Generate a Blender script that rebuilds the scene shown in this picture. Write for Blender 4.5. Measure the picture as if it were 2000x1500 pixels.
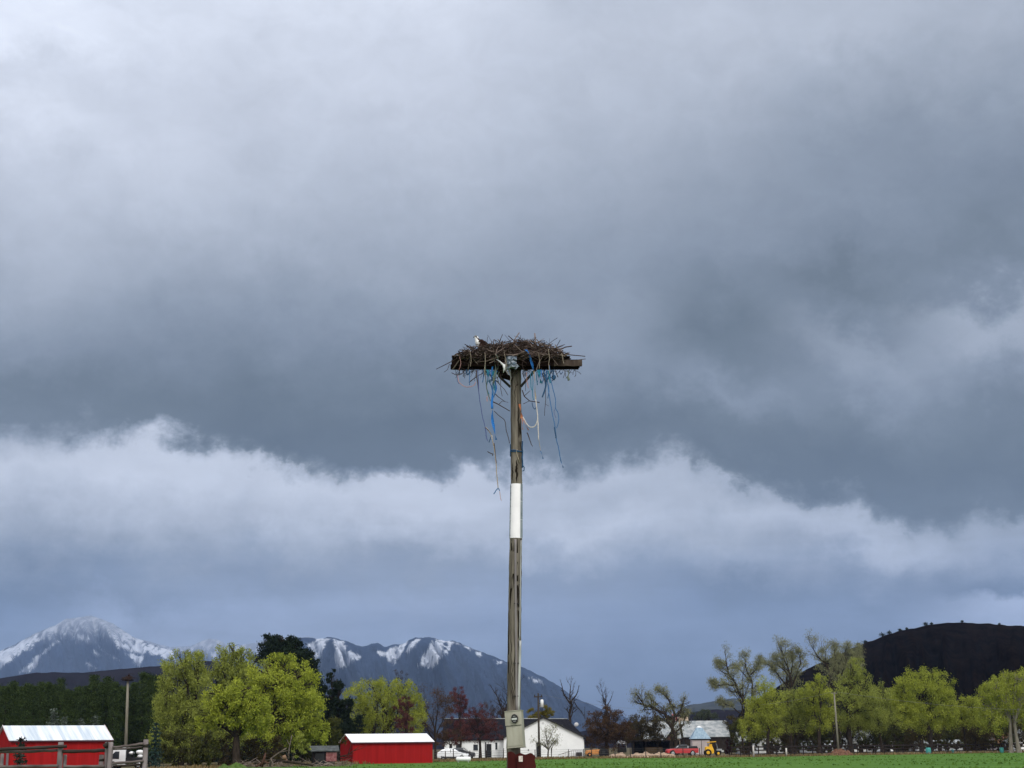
import bpy, math, random
import numpy as np
from mathutils import Vector, Matrix, noise as mnoise

for o in list(bpy.data.objects): bpy.data.objects.remove(o)
S = bpy.context.scene
COL = S.collection
R = math.radians

# ------------------------------------------------------------------ camera
FPX = 3000.0; HOR = 1458.0; EYE = 1.8
PITCH = math.atan((HOR-750)/FPX); ROLL = R(0.6)
Fv = Vector((0, math.cos(PITCH), math.sin(PITCH)))
Uw = Vector((0, -math.sin(PITCH), math.cos(PITCH)))
Rw = Vector((1, 0, 0))
CX = math.cos(ROLL)*Rw - math.sin(ROLL)*Uw
CU = math.sin(ROLL)*Rw + math.cos(ROLL)*Uw
EYEP = Vector((0, 0, EYE))
cam = bpy.data.cameras.new('camera'); camo = bpy.data.objects.new('camera', cam); COL.objects.link(camo)
m = Matrix((CX, CU, -Fv)).transposed().to_4x4(); m.translation = EYEP
camo.matrix_world = m
cam.sensor_width = 36; cam.lens = FPX/2000*36
cam.clip_start = 0.1; cam.clip_end = 60000
S.camera = camo

def ray(u, v): return Fv + CU*((750-v)/FPX) + CX*((u-1000)/FPX)
def P(u, v, Y):
    d = ray(u, v); return EYEP + d*(Y/d.y)
def G(u, v, z=0.0):
    d = ray(u, v); return EYEP + d*((z-EYE)/d.z)
def proj(p):
    q = Vector(p)-EYEP; t = q.dot(Fv)
    return 1000+FPX*q.dot(CX)/t, 750-FPX*q.dot(CU)/t
def gx(u, Y): return P(u, HOR+(1000-u)*math.tan(ROLL), Y).x      # ground x under pixel column u at depth Y
def ppm(Y): return FPX/(Y*math.cos(PITCH))                        # pixels per metre near the horizon

# ------------------------------------------------------------------ colour helpers
def lin(c):
    c = c/255.0
    return c/12.92 if c <= 0.04045 else ((c+0.055)/1.055)**2.4
def srgb(r, g, b): return (lin(r), lin(g), lin(b), 1)

# ------------------------------------------------------------------ world: overcast sky, cloud decks laid out by azimuth and elevation
SUN_EL, SUN_AZ = R(48), R(200)     # azimuth clockwise from +Y (north): behind the camera, a little to the right-hand side
SUN_AZ = R(155)
w = bpy.data.worlds.new('World'); S.world = w; w.use_nodes = True
nt = w.node_tree; nt.nodes.clear()
def N(t, **k):
    n = nt.nodes.new(t)
    for a, b in k.items(): setattr(n, a, b)
    return n
def L(a, b): nt.links.new(a, b)
def math_(op, a, b=None, c=None, clamp=False):
    n = N('ShaderNodeMath', operation=op); n.use_clamp = clamp
    for i, x in enumerate((a, b, c)):
        if x is None: continue
        if isinstance(x, (int, float)): n.inputs[i].default_value = x
        else: L(x, n.inputs[i])
    return n.outputs[0]
def maprange(x, a, b, c=0.0, d=1.0, smooth=True):
    n = N('ShaderNodeMapRange'); n.interpolation_type = 'SMOOTHSTEP' if smooth else 'LINEAR'
    L(x, n.inputs[0])
    for i, q in enumerate((a, b, c, d)): n.inputs[i+1].default_value = q
    return n.outputs[0]
tc = N('ShaderNodeTexCoord'); sep = N('ShaderNodeSeparateXYZ'); L(tc.outputs['Generated'], sep.inputs[0])
X_, Y_, Z_ = sep.outputs
az = math_('ARCTAN2', X_, Y_); el = math_('ARCSINE', Z_)
azd = math_('MULTIPLY', az, 57.2958); eld = math_('MULTIPLY', el, 57.2958)
def noise_n(sx, sy, scale, detail, rough=0.55, off=0.0, dist=0.0):
    cb = N('ShaderNodeCombineXYZ')
    L(math_('MULTIPLY', azd, sx), cb.inputs[0]); L(math_('MULTIPLY', eld, sy), cb.inputs[1]); cb.inputs[2].default_value = off
    n = N('ShaderNodeTexNoise'); n.inputs['Scale'].default_value = scale; n.inputs['Detail'].default_value = detail
    n.inputs['Roughness'].default_value = rough; n.inputs['Distortion'].default_value = dist
    L(cb.outputs[0], n.inputs['Vector']); return math_('SUBTRACT', n.outputs['Fac'], 0.5)
n1 = noise_n(.55, 1.0, 0.22, 3, .5, 3.1)
n2 = noise_n(.85, 1.0, 0.5, 10, .62, 7.7, .12)
n6 = noise_n(.9, 1.0, 1.7, 8, .62, 41.0, .1)
n3 = noise_n(.5, 1.0, 0.28, 3, .5, 11.3)
n4 = noise_n(.75, 1.0, 0.22, 5, .5, 21.0, .4)
n5 = noise_n(.7, 1.0, 0.8, 6, .6, 31.0, .5)
# warped lookup coordinates; the fine warp is weaker low down where the picture is bands of haze
elw = math_('ADD', eld, math_('ADD', math_('MULTIPLY', n1, .6), math_('ADD', math_('MULTIPLY', n2, 3.2), math_('MULTIPLY', n6, 1.0))))
azw = math_('ADD', azd, math_('ADD', math_('MULTIPLY', n3, 3.0), math_('MULTIPLY', n2, 3.0)))
elpos = math_('DIVIDE', elw, 40.0, clamp=True)

SKY = {   # (picture row, red-channel grey) down eight picture columns
    30:   [(0, 222), (130, 221), (185, 206), (260, 214), (350, 195), (450, 185), (550, 172), (640, 155), (720, 137), (790, 115), (830, 119), (855, 146), (880, 176), (930, 197), (985, 184), (1040, 165), (1100, 140), (1170, 112), (1230, 122), (1330, 140), (1440, 150)],
    280:  [(0, 208), (80, 214), (200, 200), (300, 199), (420, 187), (500, 172), (560, 158), (620, 143), (700, 128), (780, 112), (835, 113), (855, 150), (880, 198), (940, 202), (1000, 185), (1060, 162), (1110, 138), (1150, 130), (1200, 150), (1260, 156), (1330, 150), (1440, 150)],
    530:  [(0, 214), (60, 208), (200, 198), (300, 188), (400, 180), (480, 168), (560, 150), (640, 136), (720, 122), (800, 108), (875, 100), (900, 112), (920, 176), (945, 200), (1000, 190), (1050, 172), (1100, 148), (1140, 138), (1200, 150), (1260, 156), (1330, 148), (1440, 145)],
    780:  [(0, 212), (100, 200), (200, 198), (300, 186), (400, 172), (500, 160), (600, 145), (680, 130), (760, 115), (830, 104), (905, 106), (925, 134), (945, 198), (990, 199), (1040, 180), (1090, 150), (1120, 145), (1180, 155), (1240, 148), (1330, 134), (1440, 130)],
    1170: [(0, 186), (80, 190), (200, 182), (300, 172), (400, 160), (480, 150), (560, 141), (620, 146), (700, 140), (780, 122), (860, 104), (905, 116), (930, 160), (955, 186), (1000, 176), (1040, 190), (1080, 170), (1130, 142), (1200, 138), (1250, 133), (1330, 118), (1440, 108)],
    1430: [(0, 186), (80, 188), (200, 175), (300, 160), (400, 148), (500, 137), (580, 122), (650, 110), (700, 116), (770, 136), (830, 114), (900, 104), (930, 112), (955, 166), (1000, 182), (1060, 168), (1110, 150), (1160, 118), (1200, 122), (1250, 128), (1330, 114), (1440, 104)],
    1680: [(0, 180), (100, 180), (170, 165), (300, 141), (400, 140), (500, 129), (580, 113), (650, 126), (720, 149), (780, 138), (850, 114), (920, 102), (985, 102), (1015, 122), (1045, 170), (1090, 182), (1140, 142), (1180, 119), (1230, 128), (1330, 120), (1440, 110)],
    1960: [(0, 178), (100, 172), (200, 158), (300, 142), (400, 132), (460, 128), (540, 121), (600, 132), (660, 162), (700, 160), (760, 138), (820, 119), (900, 110), (970, 106), (1025, 112), (1060, 156), (1110, 157), (1150, 130), (1175, 113), (1197, 172), (1240, 166), (1330, 135), (1440, 120)],
}
def el_of(v): 
    d = ray(1000, v).normalized(); return math.degrees(math.asin(d.z))
def tint(g, v):
    g = g+(g-150)*(.20 if g > 150 else .22)     # the noise and the haze soften the deck again
    q = max(0.0, min(1.0, (g-105)/105.0)); t = max(0.0, min(1.0, (v-1060)/160.0))
    dk = max(0.0, min(1.0, (128-g)/25.0))*(1-t)
    return (lin(g), lin(g+12-5*q+5*t-1*dk), lin(g+26-5*q+17*t-7*dk), 1)
# the lower edge of the dark deck: its picture row at each column; the deck is looked up relative to it so that the edge stays crisp
EDGE = [(-300, 880), (0, 874), (60, 868), (130, 856), (200, 852), (330, 850), (375, 862), (430, 869), (478, 872), (515, 897), (560, 912), (640, 918), (720, 930), (800, 940), (900, 935), (1000, 927), (1080, 934), (1120, 950), (1180, 938), (1240, 916), (1300, 906), (1380, 914), (1440, 944), (1530, 956), (1600, 984), (1650, 1000), (1700, 1030), (1770, 1052), (1860, 1056), (1925, 1040), (2000, 1054), (2300, 1040)]
def wgt(e):
    f = lambda x, a, b: (lambda t: t*t*(3-2*t))(max(0.0, min(1.0, (x-a)/(b-a))))
    return f(e, 1.5, 7.0)*(1-f(e, 12.5, 21.0))
def edge_d(u): return el_of(930)-el_of(float(np.interp(u, [a for a, b in EDGE], [b for a, b in EDGE])))
er = N('ShaderNodeValToRGB'); ec = er.color_ramp; ec.interpolation = 'LINEAR'
while len(ec.elements) < len(EDGE): ec.elements.new(.5)
for q_, (u_, v_) in zip(ec.elements, EDGE):
    d_ = ray(u_, 930); q_.position = max(0, min(1, (math.degrees(math.atan2(d_.x, d_.y))+30)/60))
for q_, (u_, v_) in zip(ec.elements, EDGE): x_ = (edge_d(u_)+4)/8; q_.color = (x_, x_, x_, 1)
L(math_('DIVIDE', math_('ADD', math_('ADD', azd, math_('MULTIPLY', n2, 2.0)), 30.0), 60.0, clamp=True), er.inputs[0])
ew = math_('MULTIPLY', maprange(eld, 1.5, 7.0), maprange(eld, 12.5, 21.0, 1.0, 0.0))
shift = math_('MULTIPLY', math_('MULTIPLY_ADD', er.outputs[0], 8.0, -4.0), ew)
elpos = math_('DIVIDE', math_('ADD', elw, shift), 40.0, clamp=True)
prev = None; cols = sorted(SKY)
azs = []
for i, u in enumerate(cols):
    d = ray(u, 800); azs.append(math.degrees(math.atan2(d.x, d.y)))
    rp = N('ShaderNodeValToRGB'); cr = rp.color_ramp; cr.interpolation = 'LINEAR'
    pts = sorted((max(0.0, (el_of(v)+edge_d(u)*wgt(el_of(v)))/40.0), tint(g, v)) for v, g in SKY[u])
    pts.append((1.0, tint(min(232, SKY[u][0][1]+16), 0)))
    while len(cr.elements) < len(pts): cr.elements.new(0.5)
    for e, (p, c) in zip(cr.elements, pts): e.position = p
    for e, (p, c) in zip(cr.elements, pts): e.color = c
    L(elpos, rp.inputs[0])
    if prev is None: prev = rp.outputs[0]
    else:
        f = maprange(azw, azs[i-1], azs[i])
        mx = N('ShaderNodeMix', data_type='RGBA'); L(f, mx.inputs[0]); L(prev, mx.inputs[6]); L(rp.outputs[0], mx.inputs[7]); prev = mx.outputs[2]
# billow variation
n7 = noise_n(.2, 1.25, 0.7, 6, .58, 51.0, .2)
low = math_('MULTIPLY', math_('MULTIPLY', n7, maprange(eld, 7.0, 10.5, .62, 0.0)), maprange(eld, 0.5, 3.0))
var = math_('ADD', math_('ADD', 1.0, low), math_('ADD', math_('MULTIPLY', n4, 0.18), math_('MULTIPLY', n5, 0.24)))
# the deck thins overhead and behind the camera, where the brighter part of the sky is
up = maprange(Z_, 0.42, 0.95, 0.0, 0.75)
back = math_('MULTIPLY', maprange(Y_, 0.35, -0.7, 0.0, 2.2), maprange(Z_, -0.02, 0.35, 0.35, 1.0))
gain = math_('MULTIPLY', var, math_('ADD', 1.0, math_('ADD', up, back)))
vm = N('ShaderNodeVectorMath', operation='SCALE'); L(prev, vm.inputs[0]); L(math_('MULTIPLY', gain, 10.0), vm.inputs['Scale'])
sky = N('ShaderNodeTexSky', sky_type='NISHITA'); sky.sun_disc = False; sky.sun_elevation = SUN_EL; sky.sun_rotation = SUN_AZ
gr = N('ShaderNodeVectorMath', operation='SCALE'); gr.inputs[0].default_value = (.50, .50, .505); L(math_('MULTIPLY', gain, 10.0), gr.inputs['Scale'])
nx = N('ShaderNodeMix', data_type='RGBA'); L(math_('ADD', up, back, clamp=True), nx.inputs[0]); L(vm.outputs[0], nx.inputs[6]); L(gr.outputs[0], nx.inputs[7])
mx = N('ShaderNodeMix', data_type='RGBA'); mx.inputs[0].default_value = 0.03; L(nx.outputs[2], mx.inputs[6]); L(sky.outputs[0], mx.inputs[7])
bg = N('ShaderNodeBackground'); bg.inputs[1].default_value = 0.1; L(mx.outputs[2], bg.inputs[0])
wo = N('ShaderNodeOutputWorld'); L(bg.outputs[0], wo.inputs[0])
try: w.cycles.sampling_method = 'MANUAL'; w.cycles.sample_map_resolution = 512
except Exception: pass

sd = bpy.data.lights.new('sun', 'SUN'); sd.energy = 1.5; sd.angle = R(14); sd.color = (1, .97, .92)
so = bpy.data.objects.new('sun', sd); COL.objects.link(so)
sdir = Vector((math.sin(SUN_AZ)*math.cos(SUN_EL), math.cos(SUN_AZ)*math.cos(SUN_EL), math.sin(SUN_EL)))
so.rotation_euler = sdir.to_track_quat('Z', 'Y').to_euler(); so.location = sdir*200
vs = S.view_settings; vs.view_transform = 'Standard'; vs.look = 'None'; vs.exposure = 0; vs.gamma = 1; vs.use_curve_mapping = False

# ------------------------------------------------------------------ materials
MATS = {}
def mat(name, c1, c2=None, scale=4.0, rough=0.8, stretch=(1, 1, 1), metal=0.0, spec=0.3, detail=5, c3=None, bump=0.0, lo=.35, hi=.65):
    if name in MATS: return MATS[name]
    mt = bpy.data.materials.new(name); mt.use_nodes = True; n_ = mt.node_tree; b = n_.nodes['Principled BSDF']
    b.inputs['Roughness'].default_value = rough; b.inputs['Metallic'].default_value = metal
    b.inputs['Specular IOR Level'].default_value = spec
    c1 = (*c1[:3], 1)
    if rough >= .85: b.inputs['Specular IOR Level'].default_value = min(spec, .04)
    if c2 is None: c2 = tuple(x*.82 for x in c1[:3])
    c2 = (*c2[:3], 1)
    t = n_.nodes.new('ShaderNodeTexCoord'); mp = n_.nodes.new('ShaderNodeMapping'); mp.inputs['Scale'].default_value = stretch
    nz = n_.nodes.new('ShaderNodeTexNoise'); nz.inputs['Scale'].default_value = scale; nz.inputs['Detail'].default_value = detail
    rp = n_.nodes.new('ShaderNodeValToRGB'); rp.color_ramp.elements[0].position = lo; rp.color_ramp.elements[1].position = hi
    rp.color_ramp.elements[0].color = c1; rp.color_ramp.elements[1].color = c2
    if c3 is not None:
        e = rp.color_ramp.elements.new(min(.98, hi+.08)); e.color = (*c3[:3], 1)
    n_.links.new(t.outputs['Object'], mp.inputs[0]); n_.links.new(mp.outputs[0], nz.inputs['Vector'])
    n_.links.new(nz.outputs['Fac'], rp.inputs[0]); n_.links.new(rp.outputs[0], b.inputs['Base Color'])
    if bump:
        bp = n_.nodes.new('ShaderNodeBump'); bp.inputs['Strength'].default_value = bump; bp.inputs['Distance'].default_value = .02
        n_.links.new(nz.outputs['Fac'], bp.inputs['Height']); n_.links.new(bp.outputs[0], b.inputs['Normal'])
    MATS[name] = mt; return mt

def leafmat(name, c1, c2, trans=0.35):
    """leaf colour varies leaf by leaf and clump by clump"""
    if name in MATS: return MATS[name]
    mt = bpy.data.materials.new(name); mt.use_nodes = True; n_ = mt.node_tree; n_.nodes.clear()
    out = n_.nodes.new('ShaderNodeOutputMaterial'); d = n_.nodes.new('ShaderNodeBsdfDiffuse'); tr = n_.nodes.new('ShaderNodeBsdfTranslucent')
    mxs = n_.nodes.new('ShaderNodeMixShader'); mxs.inputs[0].default_value = trans
    g = n_.nodes.new('ShaderNodeNewGeometry'); t = n_.nodes.new('ShaderNodeTexCoord')
    nz = n_.nodes.new('ShaderNodeTexNoise'); nz.inputs['Scale'].default_value = .55; nz.inputs['Detail'].default_value = 3
    n_.links.new(t.outputs['Object'], nz.inputs['Vector'])
    ad = n_.nodes.new('ShaderNodeMath'); ad.operation = 'ADD'
    mu = n_.nodes.new('ShaderNodeMath'); mu.operation = 'MULTIPLY'; mu.inputs[1].default_value = .45
    n_.links.new(g.outputs['Random Per Island'], mu.inputs[0]); n_.links.new(mu.outputs[0], ad.inputs[0]); n_.links.new(nz.outputs['Fac'], ad.inputs[1])
    rp = n_.nodes.new('ShaderNodeValToRGB'); rp.color_ramp.elements[0].position = .4; rp.color_ramp.elements[1].position = 1.0
    rp.color_ramp.elements[0].color = (*c1, 1); rp.color_ramp.elements[1].color = (*c2, 1)
    n_.links.new(ad.outputs[0], rp.inputs[0])
    n_.links.new(rp.outputs[0], d.inputs[0]); n_.links.new(rp.outputs[0], tr.inputs[0])
    n_.links.new(d.outputs[0], mxs.inputs[1]); n_.links.new(tr.outputs[0], mxs.inputs[2]); n_.links.new(mxs.outputs[0], out.inputs[0])
    MATS[name] = mt; return mt

# ------------------------------------------------------------------ mesh builder and tagging
class MB:
    def __init__(s): s.v = []; s.f = []; s.m = []; s.sm = []; s.cur = 0
    def add(s, vs_, fs, smooth=False):
        k = len(s.v); s.v += [Vector(p) for p in vs_]
        for f in fs: s.f.append([i+k for i in f]); s.m.append(s.cur); s.sm.append(smooth)
        return s
    def box(s, c, size, rz=0.0, rx=0.0, ry=0.0):
        c = Vector(c); h = Vector(size)/2
        M = Matrix.Rotation(rz, 3, 'Z') @ Matrix.Rotation(ry, 3, 'Y') @ Matrix.Rotation(rx, 3, 'X')
        vs_ = [c + M @ Vector((sx*h.x, sy*h.y, sz*h.z)) for sz in (-1, 1) for sy in (-1, 1) for sx in (-1, 1)]
        return s.add(vs_, [(0, 2, 3, 1), (4, 5, 7, 6), (0, 1, 5, 4), (2, 6, 7, 3), (0, 4, 6, 2), (1, 3, 7, 5)])
    def tube(s, pts, rad, n=6, cap=True, smooth=True):
        pts = [Vector(p) for p in pts]
        if isinstance(rad, (int, float)): rad = [rad]*len(pts)
        vs_ = []; fs = []; prevx = None
        for i, p in enumerate(pts):
            d = (pts[min(i+1, len(pts)-1)]-pts[max(i-1, 0)])
            if d.length < 1e-9: d = Vector((0, 0, 1))
            d.normalize()
            a = prevx if prevx is not None else (Vector((1, 0, 0)) if abs(d.x) < .8 else Vector((0, 1, 0)))
            x = (a-d*a.dot(d)); 
            if x.length < 1e-6: x = d.orthogonal()
            x.normalize(); y = d.cross(x); prevx = x
            for k in range(n):
                t = 2*math.pi*k/n; vs_.append(p+(x*math.cos(t)+y*math.sin(t))*rad[i])
        for i in range(len(pts)-1):
            for k in range(n):
                a, b = i*n+k, i*n+(k+1) % n; fs.append((a, b, b+n, a+n))
        if cap: fs.append(tuple(range(n-1, -1, -1))); fs.append(tuple(range((len(pts)-1)*n, len(pts)*n)))
        return s.add(vs_, fs, smooth)
    def ribbon(s, pts, wid, th=0.004):
        pts = [Vector(p) for p in pts]
        if isinstance(wid, (int, float)): wid = [wid]*len(pts)
        vs_ = []; fs = []
        for i, p in enumerate(pts):
            tw = i*0.5; x = Vector((math.cos(tw*.6), math.sin(tw*.6), 0))*wid[i]/2; y = Vector((0, 1, 0))*th
            vs_ += [p-x-y, p+x-y, p+x+y, p-x+y]
        for i in range(len(pts)-1):
            for k in range(4): a, b = i*4+k, i*4+(k+1) % 4; fs.append((a, b, b+4, a+4))
        fs += [(3, 2, 1, 0), tuple(range(len(pts)*4-4, len(pts)*4))]
        return s.add(vs_, fs, False)
    def prism(s, poly, d):         # polygon (list of points) extruded along vector d
        d = Vector(d); n = len(poly); a = [Vector(p) for p in poly]
        return s.add(a+[p+d for p in a], [tuple(range(n-1, -1, -1)), tuple(range(n, 2*n))]+[(i, (i+1) % n, n+(i+1) % n, n+i) for i in range(n)])
    def ell(s, c, r, nu=10, nv=7, M=None, jit=0.0, seed=0):
        c = Vector(c); vs_ = []; fs = []; rg = random.Random(seed)
        for j in range(nv+1):
            th = math.pi*j/nv
            for i in range(nu):
                ph = 2*math.pi*i/nu; q = 1+rg.uniform(-jit, jit)
                p = Vector((r[0]*math.sin(th)*math.cos(ph), r[1]*math.sin(th)*math.sin(ph), r[2]*math.cos(th)))*q
                vs_.append(c+(M @ p if M else p))
        for j in range(nv):
            for i in range(nu):
                a, b = j*nu+i, j*nu+(i+1) % nu; fs.append((a, a+nu, b+nu, b))
        return s.add(vs_, fs, True)
    def wheelx(s, c, r, wd, n=16):  # axle along local y
        c = Vector(c); vs_ = []; fs = []
        prof = [(r*.82, -wd/2), (r, -wd*.34), (r, wd*.34), (r*.82, wd/2)]
        for (rr, yy) in prof:
            for k in range(n): t = 2*math.pi*k/n; vs_.append(c+Vector((rr*math.cos(t), yy, rr*math.sin(t))))
        for j in range(3):
            for k in range(n): a, b = j*n+k, j*n+(k+1) % n; fs.append((a, a+n, b+n, b))
        fs += [tuple(range(n)), tuple(range(4*n-1, 3*n-1, -1))]
        return s.add(vs_, fs)
    def build(s, name, mats, parent=None, origin=None, bevel=0.0):
        o0 = Vector(origin) if origin is not None else (parent['_o'] if False else Vector((0, 0, 0)))
        me = bpy.data.meshes.new(name); me.from_pydata([tuple(p-o0) for p in s.v], [], s.f)
        if not isinstance(mats, (list, tuple)): mats = [mats]
        for mm in mats: me.materials.append(mm)
        me.polygons.foreach_set('material_index', s.m); me.polygons.foreach_set('use_smooth', s.sm); me.update()
        o = bpy.data.objects.new(name, me); COL.objects.link(o)
        if parent is not None: o.parent = parent
        elif origin is not None: o.location = o0
        if bevel:
            b = o.modifiers.new('bevel', 'BEVEL'); b.width = bevel; b.segments = 2; b.limit_method = 'ANGLE'
        return o

def thing(name, label, cat, loc=(0, 0, 0), rz=0.0, group=None):
    o = bpy.data.objects.new(name, None); COL.objects.link(o); o.location = loc; o.rotation_euler = (0, 0, rz); o.empty_display_size = .2
    o['label'] = label; o['category'] = cat
    if group: o['group'] = group
    return o
def tag(o, label, cat, group=None, kind=None):
    o['label'] = label; o['category'] = cat
    if group: o['group'] = group
    if kind: o['kind'] = kind
    return o
def struct(o, label=None, cat=None):
    o['kind'] = 'structure'
    if label: o['label'] = label
    if cat: o['category'] = cat
    return o
def np_mesh(name, V, Fq, mt, parent=None):
    me = bpy.data.meshes.new(name); nf, k = Fq.shape
    me.vertices.add(len(V)); me.vertices.foreach_set('co', np.asarray(V, np.float32).ravel())
    me.loops.add(nf*k); me.loops.foreach_set('vertex_index', np.asarray(Fq, np.int32).ravel())
    me.polygons.add(nf); me.polygons.foreach_set('loop_start', np.arange(0, nf*k, k, dtype=np.int32))
    me.update(calc_edges=True); me.validate()
    me.materials.append(mt); o = bpy.data.objects.new(name, me); COL.objects.link(o)
    if parent is not None: o.parent = parent
    return o
def cards(C, ln, wd, rng, updir=None, bias=0.0):
    """rhombic leaf faces at centres C, randomly turned; bias pulls their long axis towards updir"""
    n = len(C); a = rng.normal(size=(n, 3))
    a /= np.linalg.norm(a, axis=1, keepdims=True)
    if updir is not None: a = a*(1-bias)+np.asarray(updir)*bias*1.2; a /= np.linalg.norm(a, axis=1, keepdims=True)+1e-9
    b = np.cross(a, rng.normal(size=(n, 3))); b /= np.linalg.norm(b, axis=1, keepdims=True)+1e-9
    s = rng.uniform(.6, 1.4, size=(n, 1)); a = a*ln*s*.5; b = b*wd*s*.5
    V = np.stack([C-a, C+b, C+a, C-b], 1).reshape(-1, 3)
    return V, np.arange(4*n).reshape(n, 4)

# ------------------------------------------------------------------ ground, field, road
def sheet(name, poly, z, mt, kind='structure'):
    b = MB(); b.add([(x, y, z) for x, y in poly], [tuple(range(len(poly)))])
    o = b.build(name, mt); o['kind'] = kind; return o
m_ground = mat('dry_ground', (.06, .055, .032), (.13, .105, .06), scale=.12, rough=.95, detail=8, stretch=(1, .4, 1))
ground = sheet('ground', [(-6400, -40), (6400, -40), (6400, 13400), (-6400, 13400)], 0.0, m_ground)
m_field = mat('spring_grass', (0.056, 0.1216, 0.0192), (0.08, 0.16, 0.0288), scale=.11, rough=.9, detail=9, stretch=(.35, 2.2, 1), c3=(.11, .19, .05), lo=.38, hi=.62, spec=.1)
edge_px = [(250, 1512), (330, 1505), (430, 1499), (480, 1497.5), (560, 1496.5), (640, 1494), (690, 1493), (780, 1490.5), (860, 1488.5), (930, 1487), (1000, 1485), (1080, 1483), (1180, 1481.5), (1290, 1481),
           (1400, 1480), (1500, 1478.5), (1600, 1476.5), (1700, 1475), (1800, 1473.5), (1900, 1471.5), (2000, 1470), (2200, 1466.5)]
rr = random.Random(4)
epts = []
for i in range(len(edge_px)-1):
    for k in range(6):
        t = k/6; u = edge_px[i][0]*(1-t)+edge_px[i+1][0]*t; v = edge_px[i][1]*(1-t)+edge_px[i+1][1]*t
        g = G(u, v); epts.append((g.x, g.y+rr.uniform(-1.5, 1.5)))
field = sheet('grass_field', epts+[(160, 40), (60, 8), (-30, 8), (-46, 60), (-44, 100)], 0.02, m_field)
# gravel lane behind the fence on the far side
m_lane = mat('pale_gravel', (.20, .17, .13), (.30, .26, .20), scale=.4, rough=.95, detail=7)
lane = sheet('gravel_lane', [(20, 262), (60, 268), (130, 292), (200, 330), (205, 345), (120, 310), (60, 284), (20, 276)], 0.006, m_lane)

# grass tufts in the part of the field that the photograph sees
rg = np.random.default_rng(5)
def field_edge_y(x):
    xs = [p[0] for p in epts]; ys = [p[1] for p in epts]; return np.interp(x, xs, ys)
n = 9000
Yt = rg.uniform(95, 290, n); Xt = rg.uniform(-.14, .36, n)*Yt
ok = Yt < field_edge_y(Xt)+.8; Xt, Yt = Xt[ok], Yt[ok]; n = len(Xt)
pn = np.array([mnoise.noise(Vector((x*.06, y*.12, 1.3))) for x, y in zip(Xt, Yt)])
k = pn > -.15; Xt, Yt, pn = Xt[k], Yt[k], pn[k]; n = len(Xt)
hgt = rg.uniform(.04, .12, n)*(1+pn); wid = rg.uniform(.05, .14, n); an = rg.uniform(0, math.pi, n)
dx, dy = np.cos(an)*wid, np.sin(an)*wid; ox, oy = rg.normal(size=n)*.04, rg.normal(size=n)*.04
V = np.stack([np.stack([Xt-dx, Yt-dy, np.full(n, .02)], 1), np.stack([Xt+dx, Yt+dy, np.full(n, .02)], 1), np.stack([Xt+dx*.6+ox, Yt+dy*.6+oy, hgt], 1), np.stack([Xt-dx*.6+ox, Yt-dy*.6+oy, hgt], 1)], 1).reshape(-1, 3)
gt = np_mesh('grass_tufts', V, np.arange(4*n).reshape(n, 4), leafmat('tuft_leaf', (0.068, 0.132, 0.0208), (0.1, 0.18, 0.0368), .3))
tag(gt, 'short green spring grass tufts over the open field', 'grass', kind='stuff')
# dry tawny grass along the field edge
n = 9000
i0 = rg.integers(0, len(epts)-1, n); E = np.array(epts)
Xd = E[i0, 0]+rg.normal(size=n)*1.2; Yd = E[i0, 1]+np.abs(rg.normal(size=n))*3.0+.5
hgt = rg.uniform(.1, .42, n); wid = rg.uniform(.04, .12, n); an = rg.uniform(0, math.pi, n); dx, dy = np.cos(an)*wid, np.sin(an)*wid; ox, oy = rg.normal(size=n)*.1, rg.normal(size=n)*.1
V = np.stack([np.stack([Xd-dx, Yd-dy, np.zeros(n)], 1), np.stack([Xd+dx, Yd+dy, np.zeros(n)], 1), np.stack([Xd+dx*.4+ox, Yd+dy*.4+oy, hgt], 1), np.stack([Xd-dx*.4+ox, Yd-dy*.4+oy, hgt], 1)], 1).reshape(-1, 3)
dg = np_mesh('dry_grass', V, np.arange(4*n).reshape(n, 4), leafmat('dry_leaf', (.11, .085, .04), (.27, .19, .09), .3))
tag(dg, 'tawny dead grass along the edge of the green field', 'dry grass', kind='stuff')

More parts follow.
